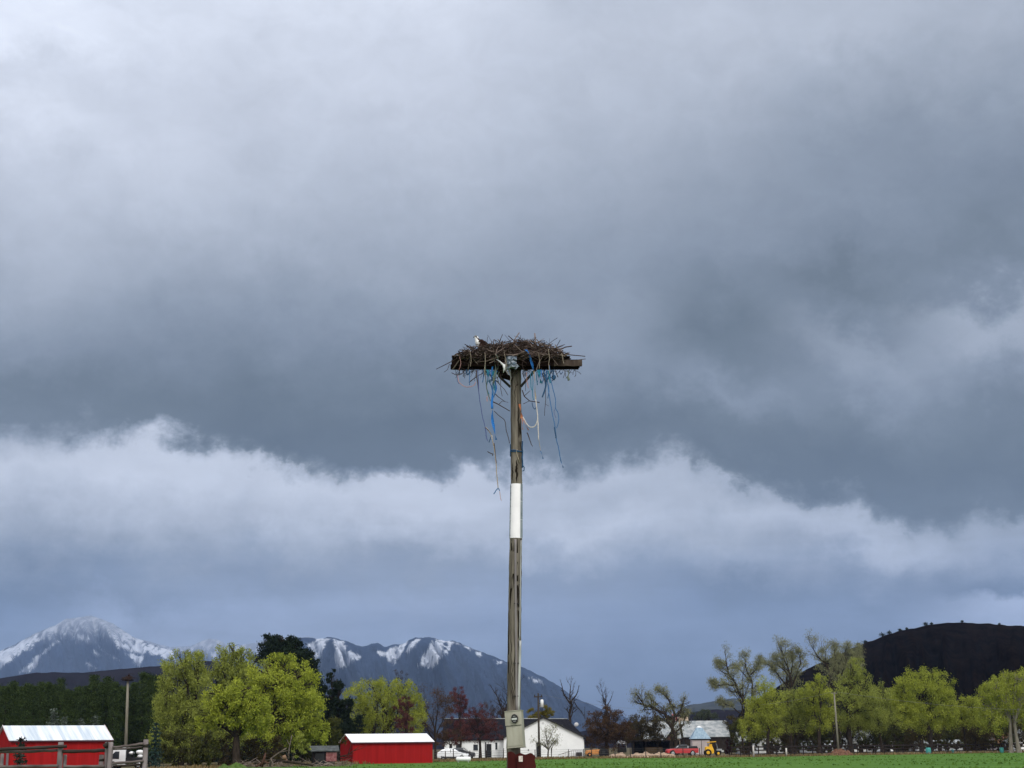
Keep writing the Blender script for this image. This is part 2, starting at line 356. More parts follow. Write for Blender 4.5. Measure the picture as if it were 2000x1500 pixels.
# ------------------------------------------------------------------ mountains and hills
def interp(pts, u):
    return float(np.interp(u, [p[0] for p in pts], [p[1] for p in pts]))
def in_poly(u, v, poly):
    ins = False; n = len(poly); dmin = 1e9
    for i in range(n):
        x1, y1 = poly[i]; x2, y2 = poly[(i+1) % n]
        if (y1 > v) != (y2 > v) and u < (x2-x1)*(v-y1)/(y2-y1)+x1: ins = not ins
        L2 = (x2-x1)**2+(y2-y1)**2+1e-9; t = max(0, min(1, ((u-x1)*(x2-x1)+(v-y1)*(y2-y1))/L2))
        dmin = min(dmin, math.hypot(u-x1-t*(x2-x1), v-y1-t*(y2-y1)))
    return dmin if ins else -dmin
def ridged(x, y, s):
    return 1-abs(mnoise.fractal(Vector((x, y, s)), 1.0, 2.1, 4))*1.6
def mountain(name, ridge, Yr, D, mt, nu=200, nw=60, rib=0.0, ribf=.02, slant=0.0, rough=1.0, snow=None, snow_veil_row=None, seed=0.0, prof=.85):
    u0, u1 = ridge[0][0], ridge[-1][0]; V = []; SN = []; VE = []
    for j in range(nw+10):
        wv = j/(nw-1) if j < nw else 1-(j-nw+1)/10*1.0
        backside = j >= nw
        for i in range(nu):
            u = u0+(u1-u0)*i/(nu-1)
            vr = interp(ridge, u)+rough*mnoise.fractal(Vector((u*.05, seed, 2)), 1.0, 2.0, 5)
            pr = P(u, vr, Yr); fe = min(1, min(i, nu-1-i)/(nu*.05)); zr = max(pr.z*fe, .2); kx = pr.x/Yr
            if not backside:
                z = zr*wv**prof
                off = rib*math.sin(math.pi*min(1, wv*1.02))*(ridged(u*ribf+wv*slant, wv*.6+seed, seed)-.5)
                off += rib*.30*math.sin(math.pi*min(1, wv*1.02))*(ridged(u*ribf*3.3+wv*slant*2.2, wv*1.5+seed, seed+4)-.5)
                Y = Yr-D*(1-wv)+off*D
                z += zr*.05*rib*mnoise.noise(Vector((u*.11, wv*7, seed)))*math.sin(math.pi*wv)
            else: z = zr*max(wv, 0); Y = Yr+D*(1-wv)*.7
            if j == 0 or j == nw+9: z = -.5
            p = Vector((kx*Y, Y, z)); V.append(p)
            s = 0.0
            if snow is not None and not backside:
                uu, vv = proj(p); du = 5*mnoise.fractal(Vector((uu*.05, vv*.05, 5)), 1.0, 2.0, 4); dv = 4*mnoise.fractal(Vector((uu*.06, vv*.06, 9)), 1.0, 2.0, 4)
                s = max([in_poly(uu+du, vv+dv, pl) for pl in snow]); s = max(0, min(.84, .5+s/9.0))
                if snow_veil_row:
                    hgt = (snow_veil_row-vv)/40.0
                    s = max(s*(1-.35*max(0, min(1, hgt))), min(.42, max(0, hgt)*.5))  # half snow cover that also pales the top towards the sky tone
            SN.append(s); VE.append(max(0, min(1, (snow_veil_row-proj(p)[1])/42.0)) if (snow_veil_row and not backside) else 0.0)  # VE: cloud veil over the summit, put into the slope colour
    nj = nw+10; F = [(j*nu+i, j*nu+i+1, (j+1)*nu+i+1, (j+1)*nu+i) for j in range(nj-1) for i in range(nu-1)]
    me = bpy.data.meshes.new(name); me.from_pydata([tuple(p) for p in V], [], F); me.materials.append(mt)
    at = me.attributes.new('snow', 'FLOAT', 'POINT'); at.data.foreach_set('value', SN)
    at = me.attributes.new('cloud_veil', 'FLOAT', 'POINT'); at.data.foreach_set('value', VE)
    me.polygons.foreach_set('use_smooth', [True]*len(F)); me.update()
    o = bpy.data.objects.new(name, me); COL.objects.link(o); o['kind'] = 'structure'
    return o
def hillmat(name, c1, c2, scale, snow=False, sc=(.46, .49, .55), stretch=(1, .5, 2.2)):
    mt = mat(name, c1, c2, scale=scale, rough=.95, detail=9, stretch=stretch, spec=0.0)
    n_ = mt.node_tree; b = n_.nodes['Principled BSDF']
    if snow:
        src = b.inputs['Base Color'].links[0].from_socket
        a = n_.nodes.new('ShaderNodeAttribute'); a.attribute_name = 'snow'
        t = n_.nodes.new('ShaderNodeTexCoord'); mp = n_.nodes.new('ShaderNodeMapping'); mp.inputs['Scale'].default_value = (1, .3, .5); mp.inputs['Rotation'].default_value = (0, .6, 0)
        nz = n_.nodes.new('ShaderNodeTexNoise'); nz.inputs['Scale'].default_value = scale*2.2; nz.inputs['Detail'].default_value = 10; nz.inputs['Roughness'].default_value = .7
        n_.links.new(t.outputs['Object'], mp.inputs[0]); n_.links.new(mp.outputs[0], nz.inputs['Vector'])
        s1 = n_.nodes.new('ShaderNodeMath'); s1.operation = 'MULTIPLY_ADD'; n_.links.new(nz.outputs['Fac'], s1.inputs[0]); s1.inputs[1].default_value = 3.4; s1.inputs[2].default_value = -1.7
        s2 = n_.nodes.new('ShaderNodeMath'); s2.operation = 'ADD'; n_.links.new(s1.outputs[0], s2.inputs[0]); n_.links.new(a.outputs['Fac'], s2.inputs[1])
        r2 = n_.nodes.new('ShaderNodeMapRange'); n_.links.new(s2.outputs[0], r2.inputs[0]); r2.inputs[1].default_value = .30; r2.inputs[2].default_value = .80
        gt_ = n_.nodes.new('ShaderNodeMath'); gt_.operation = 'GREATER_THAN'; n_.links.new(a.outputs['Fac'], gt_.inputs[0]); gt_.inputs[1].default_value = .02
        mu = n_.nodes.new('ShaderNodeMath'); mu.operation = 'MULTIPLY'; n_.links.new(r2.outputs[0], mu.inputs[0]); n_.links.new(gt_.outputs[0], mu.inputs[1])
        mx_ = n_.nodes.new('ShaderNodeMix'); mx_.data_type = 'RGBA'; a2 = n_.nodes.new('ShaderNodeAttribute'); a2.attribute_name = 'cloud_veil'
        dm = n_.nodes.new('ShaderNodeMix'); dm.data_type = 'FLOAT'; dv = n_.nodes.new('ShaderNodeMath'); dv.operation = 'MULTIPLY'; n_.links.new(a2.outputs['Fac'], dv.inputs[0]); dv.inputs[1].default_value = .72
        n_.links.new(dv.outputs[0], dm.inputs[0]); n_.links.new(mu.outputs[0], dm.inputs[2]); dm.inputs[3].default_value = .5  # veil painted as an even pale blend towards the snow colour
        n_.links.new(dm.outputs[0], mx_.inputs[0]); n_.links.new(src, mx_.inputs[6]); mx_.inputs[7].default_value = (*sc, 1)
        n_.links.new(mx_.outputs[2], b.inputs['Base Color'])
    return mt
def zc(pts, s, ox, oy): return [(ox+s*a, oy+s*b) for a, b in pts]

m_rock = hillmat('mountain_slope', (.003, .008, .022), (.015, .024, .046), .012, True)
m2_ridge = [(470, 1290), (530, 1256)]+zc([(120, 75), (220, 80), (340, 75), (400, 95), (470, 120), (545, 125), (600, 110), (640, 125), (700, 120), (760, 105), (825, 80), (935, 80), (1000, 95), (1060, 100), (1120, 125), (1200, 155), (1300, 195), (1365, 220), (1450, 245), (1560, 300), (1660, 360), (1760, 430), (1850, 470), (1950, 510)], .33, 540, 1220)+[(1230, 1404), (1290, 1420), (1360, 1440)]
m2_snow = [zc(p, .33, 540, 1220) for p in [
    [(190, 110), (260, 80), (310, 80), (280, 150), (260, 240), (210, 190)], [(330, 72), (390, 100), (430, 150), (500, 190), (440, 230), (370, 260), (335, 200), (355, 150)],
    [(595, 165), (720, 125), (775, 110), (750, 150), (715, 200), (690, 235), (640, 190)], [(935, 82), (1000, 95), (975, 170), (960, 230), (900, 255), (840, 240), (880, 170)],
    [(1020, 95), (1055, 100), (1000, 175), (970, 200)], [(805, 85), (855, 80), (830, 110), (780, 160), (760, 165)], [(1175, 157), (1215, 162), (1218, 188), (1195, 184)],
    [(1285, 208), (1325, 212), (1345, 230)], [(1495, 313), (1545, 325), (1585, 350), (1540, 342)], [(1080, 110), (1200, 150), (1195, 160), (1090, 122)]]]
mtn2 = mountain('snowy_mountain', m2_ridge, 8000, 2400, m_rock, nu=420, nw=110, rib=.5, ribf=.016, slant=.9, rough=3.2, snow=m2_snow, seed=3.3)
struct(mtn2, 'dark blue mountain with snow streaks under its flat top behind the white house', 'mountain')
m1_ridge = [(-400, 1330), (-200, 1300), (-60, 1282), (0, 1272), (60, 1242), (128, 1210), (150, 1206), (179, 1202), (220, 1217), (256, 1242), (299, 1259), (340, 1272), (420, 1300), (520, 1340), (640, 1400)]
m1_snow = [zc(p, .2133, 0, 1180) for p in [
    [(-200, 480), (0, 430), (300, 290), (560, 150), (640, 180), (430, 310), (200, 440), (0, 600)], [(680, 170), (560, 320), (420, 430), (300, 600), (180, 640), (330, 480), (480, 370), (600, 260)],
    [(690, 190), (810, 345), (740, 320), (690, 250)], [(890, 395), (1090, 515), (1000, 480)], [(845, 425), (935, 475), (880, 470)], [(795, 545), (870, 588), (815, 575)],
    [(840, 110), (1030, 175), (1200, 280), (1400, 370), (1594, 420), (1594, 520), (1350, 440), (1300, 450), (1200, 430), (1100, 400), (1000, 290), (900, 180)], [(1150, 450), (1320, 470), (1290, 590), (1200, 520)]]]
mtn1 = mountain('snowy_mountain', m1_ridge, 11500, 3200, m_rock, nu=420, nw=110, rib=.5, ribf=.014, slant=.8, rough=2.0, snow=m1_snow, snow_veil_row=1262, seed=8.1)
struct(mtn1, 'pale snow-covered peak fading into cloud at the left', 'mountain')
m3_ridge = [(200, 1270), (250, 1244), (280, 1250), (333, 1264), (372, 1262), (408, 1246), (430, 1251), (447, 1262), (500, 1256), (540, 1248), (600, 1244), (660, 1256), (720, 1268), (800, 1300), (900, 1360)]
mtn3 = mountain('snowy_mountain', m3_ridge, 12800, 1100, m_rock, nu=200, nw=50, rib=.3, ribf=.03, rough=2, snow=[[(0, 0), (2, 0), (1, 1)]], snow_veil_row=1300, seed=12.0)
struct(mtn3, 'faint far snowy ridge between the two nearer mountains', 'mountain')
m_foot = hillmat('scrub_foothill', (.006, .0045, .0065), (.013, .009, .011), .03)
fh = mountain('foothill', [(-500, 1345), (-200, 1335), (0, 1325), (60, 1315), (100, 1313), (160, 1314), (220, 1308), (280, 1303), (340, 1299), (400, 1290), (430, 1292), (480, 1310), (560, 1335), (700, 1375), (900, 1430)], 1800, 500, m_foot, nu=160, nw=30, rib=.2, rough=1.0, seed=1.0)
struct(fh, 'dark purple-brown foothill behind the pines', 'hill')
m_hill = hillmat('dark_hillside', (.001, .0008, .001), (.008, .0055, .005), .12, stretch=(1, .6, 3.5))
rh_ridge = [(1380, 1410), (1450, 1385), (1520, 1340), (1580, 1305), (1620, 1286), (1653, 1271), (1690, 1256), (1724, 1243), (1758, 1232), (1808, 1222), (1830, 1218), (1879, 1215.5), (1938, 1219), (2000, 1223), (2100, 1235), (2300, 1270), (2600, 1330), (2800, 1400)]
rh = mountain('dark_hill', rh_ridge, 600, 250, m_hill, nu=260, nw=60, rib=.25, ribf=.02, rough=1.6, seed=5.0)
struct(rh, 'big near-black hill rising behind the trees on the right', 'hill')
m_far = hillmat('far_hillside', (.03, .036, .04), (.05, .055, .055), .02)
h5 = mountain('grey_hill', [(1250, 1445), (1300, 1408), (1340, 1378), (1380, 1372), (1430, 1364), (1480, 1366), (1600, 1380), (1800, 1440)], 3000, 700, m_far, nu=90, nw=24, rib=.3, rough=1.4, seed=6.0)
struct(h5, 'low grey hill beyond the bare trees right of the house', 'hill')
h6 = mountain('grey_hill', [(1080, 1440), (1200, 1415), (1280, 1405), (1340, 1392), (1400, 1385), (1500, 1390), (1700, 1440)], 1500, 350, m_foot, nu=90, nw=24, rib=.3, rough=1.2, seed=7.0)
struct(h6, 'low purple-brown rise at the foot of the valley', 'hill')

# ------------------------------------------------------------------ haze
hz = MB().box((0, 6675, 598), (12900, 13550, 1198)).build('haze', mat('haze_air', (.5, .5, .5)))
hz['kind'] = 'stuff'; hz.data.materials.clear()
hm = bpy.data.materials.new('haze_air_volume'); hm.use_nodes = True; n_ = hm.node_tree; n_.nodes.clear()
pv = n_.nodes.new('ShaderNodeVolumePrincipled'); pv.inputs['Color'].default_value = (.42, .60, .98, 1); pv.inputs['Density'].default_value = 4.7e-5
ho = n_.nodes.new('ShaderNodeOutputMaterial'); n_.links.new(pv.outputs[0], ho.inputs['Volume']); hz.data.materials.append(hm)
hz['label'] = 'thin blue-grey air haze that fades the mountains'; hz['category'] = 'haze'

# ------------------------------------------------------------------ shared materials
m_pole = mat('weathered_pole_wood', (.060, .050, .040), (.215, .192, .158), scale=11, rough=.9, stretch=(1, 1, .09), detail=8, bump=.5, c3=(.27, .24, .19))
m_board = mat('old_dark_board', (.005, .0032, .003), (.018, .011, .0095), scale=7, rough=.95, stretch=(.15, 1, 1), detail=7, bump=.5)
m_board_grey = mat('weathered_board_end', (.035, .025, .021), (.085, .066, .055), scale=9, rough=.95, stretch=(1, 1, .4), detail=6, bump=.4)
m_iron = mat('dark_iron', (.018, .018, .02), (.035, .03, .028), scale=20, rough=.7)
m_alu = mat('white_sheet_metal', (.76, .735, .76), (.86, .835, .86), scale=3, rough=.45, metal=.0, spec=.5)
m_alu_edge = mat('dull_sheet_metal', (.20, .23, .25), (.34, .37, .39), scale=5, rough=.45, metal=.3)
m_conduit = mat('grey_conduit', (.30, .31, .30), (.46, .47, .44), scale=6, rough=.55, stretch=(1, 1, .3), metal=.2)
m_cond_dull = mat('dull_lilac_strip', (.16, .14, .145), (.22, .20, .20), scale=6, rough=.7, stretch=(1, 1, .2))
m_boxf = mat('faded_grey_box_paint', (.24, .23, .18), (.36, .345, .285), scale=5, rough=.6, stretch=(1, 1, .25), detail=7, c3=(.25, .27, .26))
m_black = mat('black_glass', (.006, .006, .007), (.012, .012, .013), scale=5, rough=.35)
m_bandw = mat('meter_label', (.35, .37, .36), (.5, .52, .5), scale=30, rough=.5)
m_rust = mat('dark_red_paint', (.040, .0085, .0085), (.062, .014, .013), scale=6, rough=.88, stretch=(1, 1, .3), detail=7, c3=(.03, .010, .009))
m_label = mat('faded_paper_label', (.48, .40, .38), (.66, .58, .54), scale=26, rough=.8)

# ------------------------------------------------------------------ the nest pole in the middle
YP = 30.0
cl = [(720, 1007.5, 20.6), (800, 1008, 21), (880, 1008.3, 21.6), (946, 1008.7, 22.2), (1052, 1007.6, 24), (1120, 1006.4, 25), (1250, 1004.6, 26), (1390, 1003.3, 26.5), (1470, 1002.8, 27.5)]
sc = lambda v, Y=YP: (P(1001, v, Y)-P(1000, v, Y)).length
base = P(1002.8, 1470, YP); base.z = 0
pole = thing('nest_pole', 'tall weathered wooden pole carrying an osprey nest platform, white metal sleeve and meter box', 'pole', base)
rp_ = random.Random(2)
def axis(v):
    u = interp([(a, b) for a, b, c in cl], v); r = interp([(a, c) for a, b, c in cl], v)*sc(v)/2
    return P(u, v, YP), r
pts = [base+Vector((0, 0, -.1))]; rads = [.155]
for v in range(1470, 715, -10):
    p, r = axis(v); pts.append(p+Vector((rp_.uniform(-1, 1), rp_.uniform(-1, 1), 0))*.0035); rads.append(r*rp_.uniform(.985, 1.015))
MB().tube(pts, rads, 22).build('shaft', m_pole, pole, base)
# long drying cracks in the shaft, thin dark slivers set into the wood surface
def on_pole(v, ang, out=.002):     # ang 0 faces the camera, positive to the right
    p, r = axis(v); return p+Vector((math.sin(ang), -math.cos(ang), 0))*(r+out)
def crack(vs0, vs1, a0, w_, jit, n=14):
    P_ = []; b = MB()
    for i in range(n+1):
        t = i/n; v = vs0+(vs1-vs0)*t; P_.append((v, a0+rp_.uniform(-jit, jit), w_*math.sin(math.pi*min(.98, t+.02))+.05*w_))
    for i in range(n):
        (v1, a1, w1), (v2, a2, w2) = P_[i], P_[i+1]
        b.add([on_pole(v1, a1-w1), on_pole(v1, a1+w1), on_pole(v2, a2+w2), on_pole(v2, a2-w2)], [(0, 1, 2, 3)])
    b.build('drying_crack', mat('dark_wood_crack', (.012, .009, .007), (.02, .016, .012), rough=1), pole, base)
crack(775, 870, .45, .10, .12); crack(822, 880, .80, .20, .05); crack(900, 946, .05, .20, .08); crack(735, 800, -.2, .05, .1); crack(905, 944, -.75, .12, .1); crack(728, 760, .1, .3, .2)
crack(1054, 1225, .26, .20, .06); crack(1054, 1190, -.72, .30, .07); crack(1054, 1150, -.25, .16, .06); crack(1130, 1275, .66, .13, .06); crack(1180, 1385, -1.05, .16, .06); crack(1250, 1380, .05, .06, .08); crack(1210, 1330, -.5, .05, .1); crack(1290, 1385, -.3, .05, .1)
# sleeve
b = MB()
pts = []; rads = []
for v in (1052, 1030, 1000, 975, 946): p, r = axis(v); pts.append(p); rads.append(r+.008)
b.tube(pts, rads, 28, cap=False)
sl = b.build('metal_sleeve', m_alu, pole, base)
b = MB()
for a0, a1 in ((.72, 1.6), (-1.6, -1.05)):
    for v1, v2 in ((946, 980), (980, 1016), (1016, 1052)):
        k = 5; A = [on_pole(v1+.4, a0+(a1-a0)*i/k, .0105) for i in range(k+1)]; B_ = [on_pole(v2-.4, a0+(a1-a0)*i/k, .0105) for i in range(k+1)]
        b.add(A+B_, [(i, i+1, k+2+i, k+1+i) for i in range(k)], True)
b.build('sleeve_edge_strip', m_alu_edge, sl)  # greyer strips down both edges of the sleeve
for c in sl.children: c.location = -base
for v in (952, 964, 976, 990, 1004, 1018, 1032, 1046): MB().ell(on_pole(v, -1.0, .012), (.006, .006, .006), 6, 4).build('nail', m_iron, sl, base)
# conduits and strip below the sleeve
def polecurve(v0, v1, a0, a1, out, step=12):
    n = max(2, int(abs(v1-v0)/step)); return [on_pole(v0+(v1-v0)*i/n, a0+(a1-a0)*i/n, out) for i in range(n+1)]
MB().tube(polecurve(1055, 1388, -.06, .42, .016), .021, 10).build('conduit', m_cond_dull, pole, base)
MB().tube(polecurve(1252, 1390, .85, .62, .02), .026, 10).build('conduit', m_conduit, pole, base)
MB().tube(polecurve(1056, 1252, .95, .86, .003), .012, 8).build('ground_wire', m_conduit, pole, base)
for v in (1296, 1180, 1360): MB().box(on_pole(v, .25, .02), (.11, .02, .018), rz=.25).build('conduit_strap', m_iron, pole, base)
# meter box
bw = .30; bc = P(1006.5, 1424.5, YP-.26); bh = 69*sc(1424, YP-.26)
mbx = MB().box((0, 0, 0), (32*sc(1424, YP-.26), .2, bh)).build('meter_box', m_boxf, pole, bevel=.008)
mbx.location = bc-base; mbx.rotation_euler = (R(-2), R(-4.0), R(-14))
b = MB(); hw = 32*sc(1424, YP-.26)/2; fy = -.1
b.box((0, fy-.004, bh*.30), (hw*2+.012, .012, bh*.39)); b.box((0, fy-.003, -bh*.21), (hw*2-.03, .01, bh*.50))
b.box((0, -.01, bh/2+.004), (hw*2+.02, .22, .012)); b.box((0, -.01, -bh/2-.004), (hw*2+.02, .22, .012))
b.build('cover', m_boxf, mbx)
b = MB(); b.box((0, fy-.0105, bh*.10), (hw*2-.01, .003, .008)); b.build('cover_seam', m_iron, mbx)
b = MB(); c = Vector((.035, fy-.012, bh*.28)); ry_, rz_ = .064, .085
ringv = [c+Vector((ry_*math.cos(t), 0, rz_*math.sin(t))) for t in [2*math.pi*i/28 for i in range(28)]]
b.prism(ringv, (0, -.05, 0)); b.build('meter_glass', m_black, mbx)
b = MB(); b.box(c+Vector((0, -.0515, -.004)), (.105, .003, .034)); b.box(c+Vector((0, -.0515, .045)), (.05, .003, .007)); b.box(c+Vector((0, -.0515, -.045)), (.05, .003, .007)); b.build('meter_label', m_bandw, mbx)
# nest platform: two beams, planks across, braces
PF = YP-.27
def seg(u0, v0, u1, v1, Y0, Y1=None): return P(u0, v0, Y0), P(u1, v1, Y1 if Y1 else Y0)
def beam(u0, v0, u1, v1, hpx, dep, Y, name, mt, jag=None):
    a, c_ = seg(u0, v0, u1, v1, Y); h = hpx*sc((v0+v1)/2, Y)
    bb = MB(); n = 14; vs_ = []; rr_ = random.Random(u0)
    for i in range(n+1):
        p = a.lerp(c_, i/n); q = Vector((0, 0, rr_.uniform(-.006, .006)))
        vs_ += [p+q+Vector((0, -dep/2, -h/2)), p+q+Vector((0, dep/2, -h/2)), p+q+Vector((0, dep/2, h/2)), p+q+Vector((0, -dep/2, h/2))]
    fs = [(3, 2, 1, 0), tuple(range(4*n, 4*n+4))]
    for i in range(n):
        for k in range(4): x, y = i*4+k, i*4+(k+1) % 4; fs.append((x, y, y+4, x+4))
    bb.add(vs_, fs); return bb.build(name, mt, pole, base)
beam(882, 709.5, 1136, 709, 13, .05, PF, 'beam', m_board)
beam(1082, 709.2, 1137, 708.8, 12.2, .012, PF-.034, 'weathered_cleat', m_board_grey)
beam(880, 717.2, 1130, 716.8, 9.5, .06, PF+.09, 'beam', m_board)
beam(884, 711, 1132, 711, 14, .05, YP+.30, 'beam', m_board)
for i, u in enumerate([890, 915, 940, 962, 985, 1028, 1052, 1076, 1100, 1124]):
    a = P(u, 704, PF+.03); MB().box(a+Vector((0, .27, -.012)), (.17, .62, .022), rz=rp_.uniform(-.04, .04)).build('plank', m_board, pole, base)
MB().tube([P(1048, 720, YP-.12), P(1036, 733, YP-.13), P(1017, 755, YP-.13)], .026, 6).build('brace', m_iron, pole, base)
MB().tube([P(968, 722, YP-.12), P(978, 738, YP-.13), P(997, 756, YP-.13)], .026, 6).build('brace', m_iron, pole, base)
MB().tube([P(975, 720, YP-.1), P(985, 733, YP-.1), P(1000, 742, YP-.08)], [.1, .08, .03], 7).build('nest_lump', m_board, pole, base)

# red tin cabinet at the foot of the pole
YC = YP-.5
cb = P(1018.5, 1500, YC); cb.z = 0
cab = thing('metal_cabinet', 'battered dark red steel cabinet with small paper label at the foot of the pole', 'cabinet', cb)
b = MB(); tl = P(991.5, 1471.5, YC); tr = P(1045.5, 1471, YC); hC = tl.z; xl, xr = tl.x-cb.x, tr.x-cb.x
prof = []
n = 18
for i in range(n+1):
    t = i/n; prof.append(Vector((xl+(xr-xl)*t, 0, hC-.012+.014*math.sin(t*17)+(-.02 if t > .93 else 0)+(.03 if t < .25 else 0))))
side = [Vector((xr+.012*math.sin(z*23), 0, z)) for z in [hC*k/14 for k in range(13, -1, -1)]]
b.prism(prof+side+[Vector((xl, 0, 0))], (0, .4, 0)); b.build('body', m_rust, cab)
b = MB(); b.box((xl+.16, -.006, hC*.5), (.02, .012, hC*.9)); b.build('door_seam', mat('dark_red_shadow_gap', (.03, .008, .008), rough=.9), cab)
lp = P(1017, 1482, YC)-cb; b = MB(); b.box((lp.x, -.012, lp.z), (.075, .006, .105)); b.build('label', m_label, cab)

# ------------------------------------------------------------------ the nest
nb = P(1010, 703, YP)
nest = thing('osprey_nest', 'big untidy nest of sticks heaped across the wooden platform on the tall pole', 'nest', nb)
topl = [(876, 706), (890, 702), (905, 696), (922, 690), (932, 688), (945, 686), (957, 681), (968, 675), (985, 675), (1005, 677), (1014, 671), (1024, 668.5), (1036, 670), (1048, 675), (1064, 675), (1078, 681), (1090, 688), (1104, 697), (1118, 704)]
m_stick = leafmat('dead_stick', (.013, .0095, .0085), (.078, .057, .049), .0)
m_stick_pale = leafmat('pale_stick', (.085, .065, .055), (.25, .195, .17), .0)
m_core = mat('packed_nest_litter', (.012, .007, .006), (.05, .026, .02), scale=14, rough=1, detail=8, bump=.8)
b = MB(); rn = random.Random(11)
# the packed heart of the heap, a lumpy mound
vs_, fs = [], []; nu, nvv = 44, 12
for j in range(nvv+1):
    for i in range(nu+1):
        u = 884+(1112-884)*i/nu; top = interp(topl, u)+4.5; t = j/nvv       # half circle from front edge over the top to the back
        an_ = math.pi*t; yy = -math.cos(an_)*.36; hh = math.sin(an_)
        p = P(u, 704-(704-top)*hh, YP+.03); p.y += yy
        p += Vector((rn.uniform(-1, 1), rn.uniform(-1, 1), rn.uniform(-1, 1)))*.018; vs_.append(p)
fs = [(j*(nu+1)+i, j*(nu+1)+i+1, (j+1)*(nu+1)+i+1, (j+1)*(nu+1)+i) for j in range(nvv) for i in range(nu)]
b.add(vs_, fs); b.build('heart', m_core, nest, nb)
def stick(b, c, ln, yaw, pit, r, bend=.12):
    d = Vector((math.cos(yaw)*math.cos(pit), math.sin(yaw)*math.cos(pit), math.sin(pit))); s_ = Vector((rn.uniform(-1, 1), rn.uniform(-1, 1), rn.uniform(-1, 1)))*ln*bend
    pts = [c-d*ln/2, c-d*ln*.15+s_*.7, c+d*ln*.2+s_*.5, c+d*ln/2]
    b.tube(pts, [r, r*.95, r*.8, r*.45], 4, smooth=False)
bd, bpale = MB(), MB()
for i in range(760):
    u = rn.uniform(896, 1104); top = interp(topl, u); v = rn.uniform(top+2.5, 706 if i % 5 else 716); fr = rn.random()
    c = P(u, v, YP+.03); hh = max(0, min(1, (704-v)/max(1, 704-top))); c.y += (-.40*math.sqrt(max(0, 1-hh*hh))-.02 if fr < .72 else rn.uniform(-.3, .35))
    lean = (u-1000)/120.0
    yaw = rn.gauss(0, .75)+(math.pi if rn.random() < .5 else 0); pit = rn.gauss(-.25*lean if math.cos(yaw) > 0 else .25*lean, .42)
    edge_ = min(1, .35+(u-890)/70, .35+(1108-u)/60)
    stick(bpale if rn.random() < .27 else bd, c, rn.uniform(.16, .66)*edge_, yaw, pit, rn.uniform(.003, .011), .22)
for i in range(110):                            # ends that stick out under and over the rim of the platform
    u = rn.uniform(884, 1128); c = P(u, 723+rn.uniform(-3, 8)*(1 if rn.random() < .6 else 0), YP+rn.uniform(-.3, .2))
    stick(bd, c, rn.uniform(.10, .34), rn.gauss(0, .9), rn.gauss(.9, .7), rn.uniform(.003, .006), .25)
o = bd.build('stick_heap', m_stick, nest, nb); o['kind'] = 'stuff'
o = bpale.build('pale_stick_heap', m_stick_pale, nest, nb); o['kind'] = 'stuff'
def pxpath(pts, Y, dy=None): return [P(a[0], a[1], Y+(dy[i] if dy else 0)) for i, a in enumerate(pts)]
def nstick(pts, r0, r1, Y=YP-.3, mt=None, par=None):
    ps = pxpath(pts, Y); n_ = len(ps); return MB().tube(ps, [r0+(r1-r0)*i/(n_-1) for i in range(n_)], 6).build('stick', mt or m_stick, par or nest, nb)
for pts, r0, r1, mt in [
    ([(962, 674), (928, 684), (890, 702), (870, 712), (852, 721)], .014, .006, m_stick), ([(1044, 688), (1046, 668), (1044.5, 651)], .010, .012, m_stick_pale),
    ([(1086, 685), (1098, 681), (1104, 678), (1117, 676)], .012, .011, m_stick), ([(1090, 692), (1112, 693), (1130, 694.5), (1143, 696)], .010, .008, m_stick),
    ([(1128, 703), (1144, 701)], .007, .006, m_stick), ([(1052, 678), (1064, 671), (1068, 667)], .008, .005, m_stick), ([(1066, 680), (1074, 674), (1080, 671)], .008, .006, m_stick),
    ([(951, 672), (952, 658)], .005, .004, m_stick), ([(975, 678), (979, 671), (981.5, 665.5)], .012, .014, m_stick), ([(1076, 684), (1087, 681)], .01, .008, m_stick),
    ([(1082, 687), (1093, 687)], .012, .012, m_stick), ([(884, 722), (898, 702), (912, 697)], .013, .009, m_stick_pale), ([(878, 711), (874, 722), (867, 727)], .006, .004, m_stick),
    ([(1000, 693), (1008, 684), (1030, 675)], .010, .009, m_stick_pale), ([(980, 681), (985, 693), (989, 702)], .008, .006, m_stick_pale), ([(914, 722), (917, 706), (919, 690)], .009, .007, m_stick_pale),
    ([(1098, 684), (1099, 697), (1101, 712)], .006, .004, m_stick_pale), ([(930, 723), (931, 736), (933, 748), (935, 766)], .012, .007, m_stick), ([(916, 747), (930, 736), (944, 728)], .010, .006, m_stick),
    ([(882, 728), (892, 733), (901, 731), (906, 727)], .008, .005, m_stick), ([(959, 783), (972, 789), (984, 796), (996, 803)], .012, .008, m_stick), ([(966, 768), (973, 775), (986, 784)], .009, .005, m_stick),
    ([(975, 789), (981, 783), (993, 786)], .006, .004, m_stick), ([(1020, 762), (1024, 774), (1034, 783), (1054, 786)], .011, .009, m_stick), ([(1024, 773), (1030, 768), (1035, 763)], .007, .005, m_stick),
    ([(1022, 789), (1034, 783)], .006, .005, m_stick), ([(1059, 729), (1064, 742), (1066, 756), (1063, 768), (1059, 776)], .011, .006, m_stick), ([(1065, 756), (1066, 780), (1064, 800), (1063.5, 812)], .006, .004, m_stick),
    ([(1066, 790), (1072, 793)], .004, .003, m_stick), ([(1084, 723), (1090, 737)], .008, .007, m_stick), ([(945, 722), (966, 741), (985, 760), (992, 772)], .007, .005, m_stick), ([(958, 745), (975, 735), (990, 728)], .007, .005, m_stick),
    ([(978, 730), (978, 760), (981, 774)], .006, .004, m_stick), ([(1020, 728), (1027, 745), (1026, 764)], .007, .004, m_stick)]:
    nstick(pts, r0, r1, YP-.3 if pts[0][1] < 735 else YP-.16, mt)

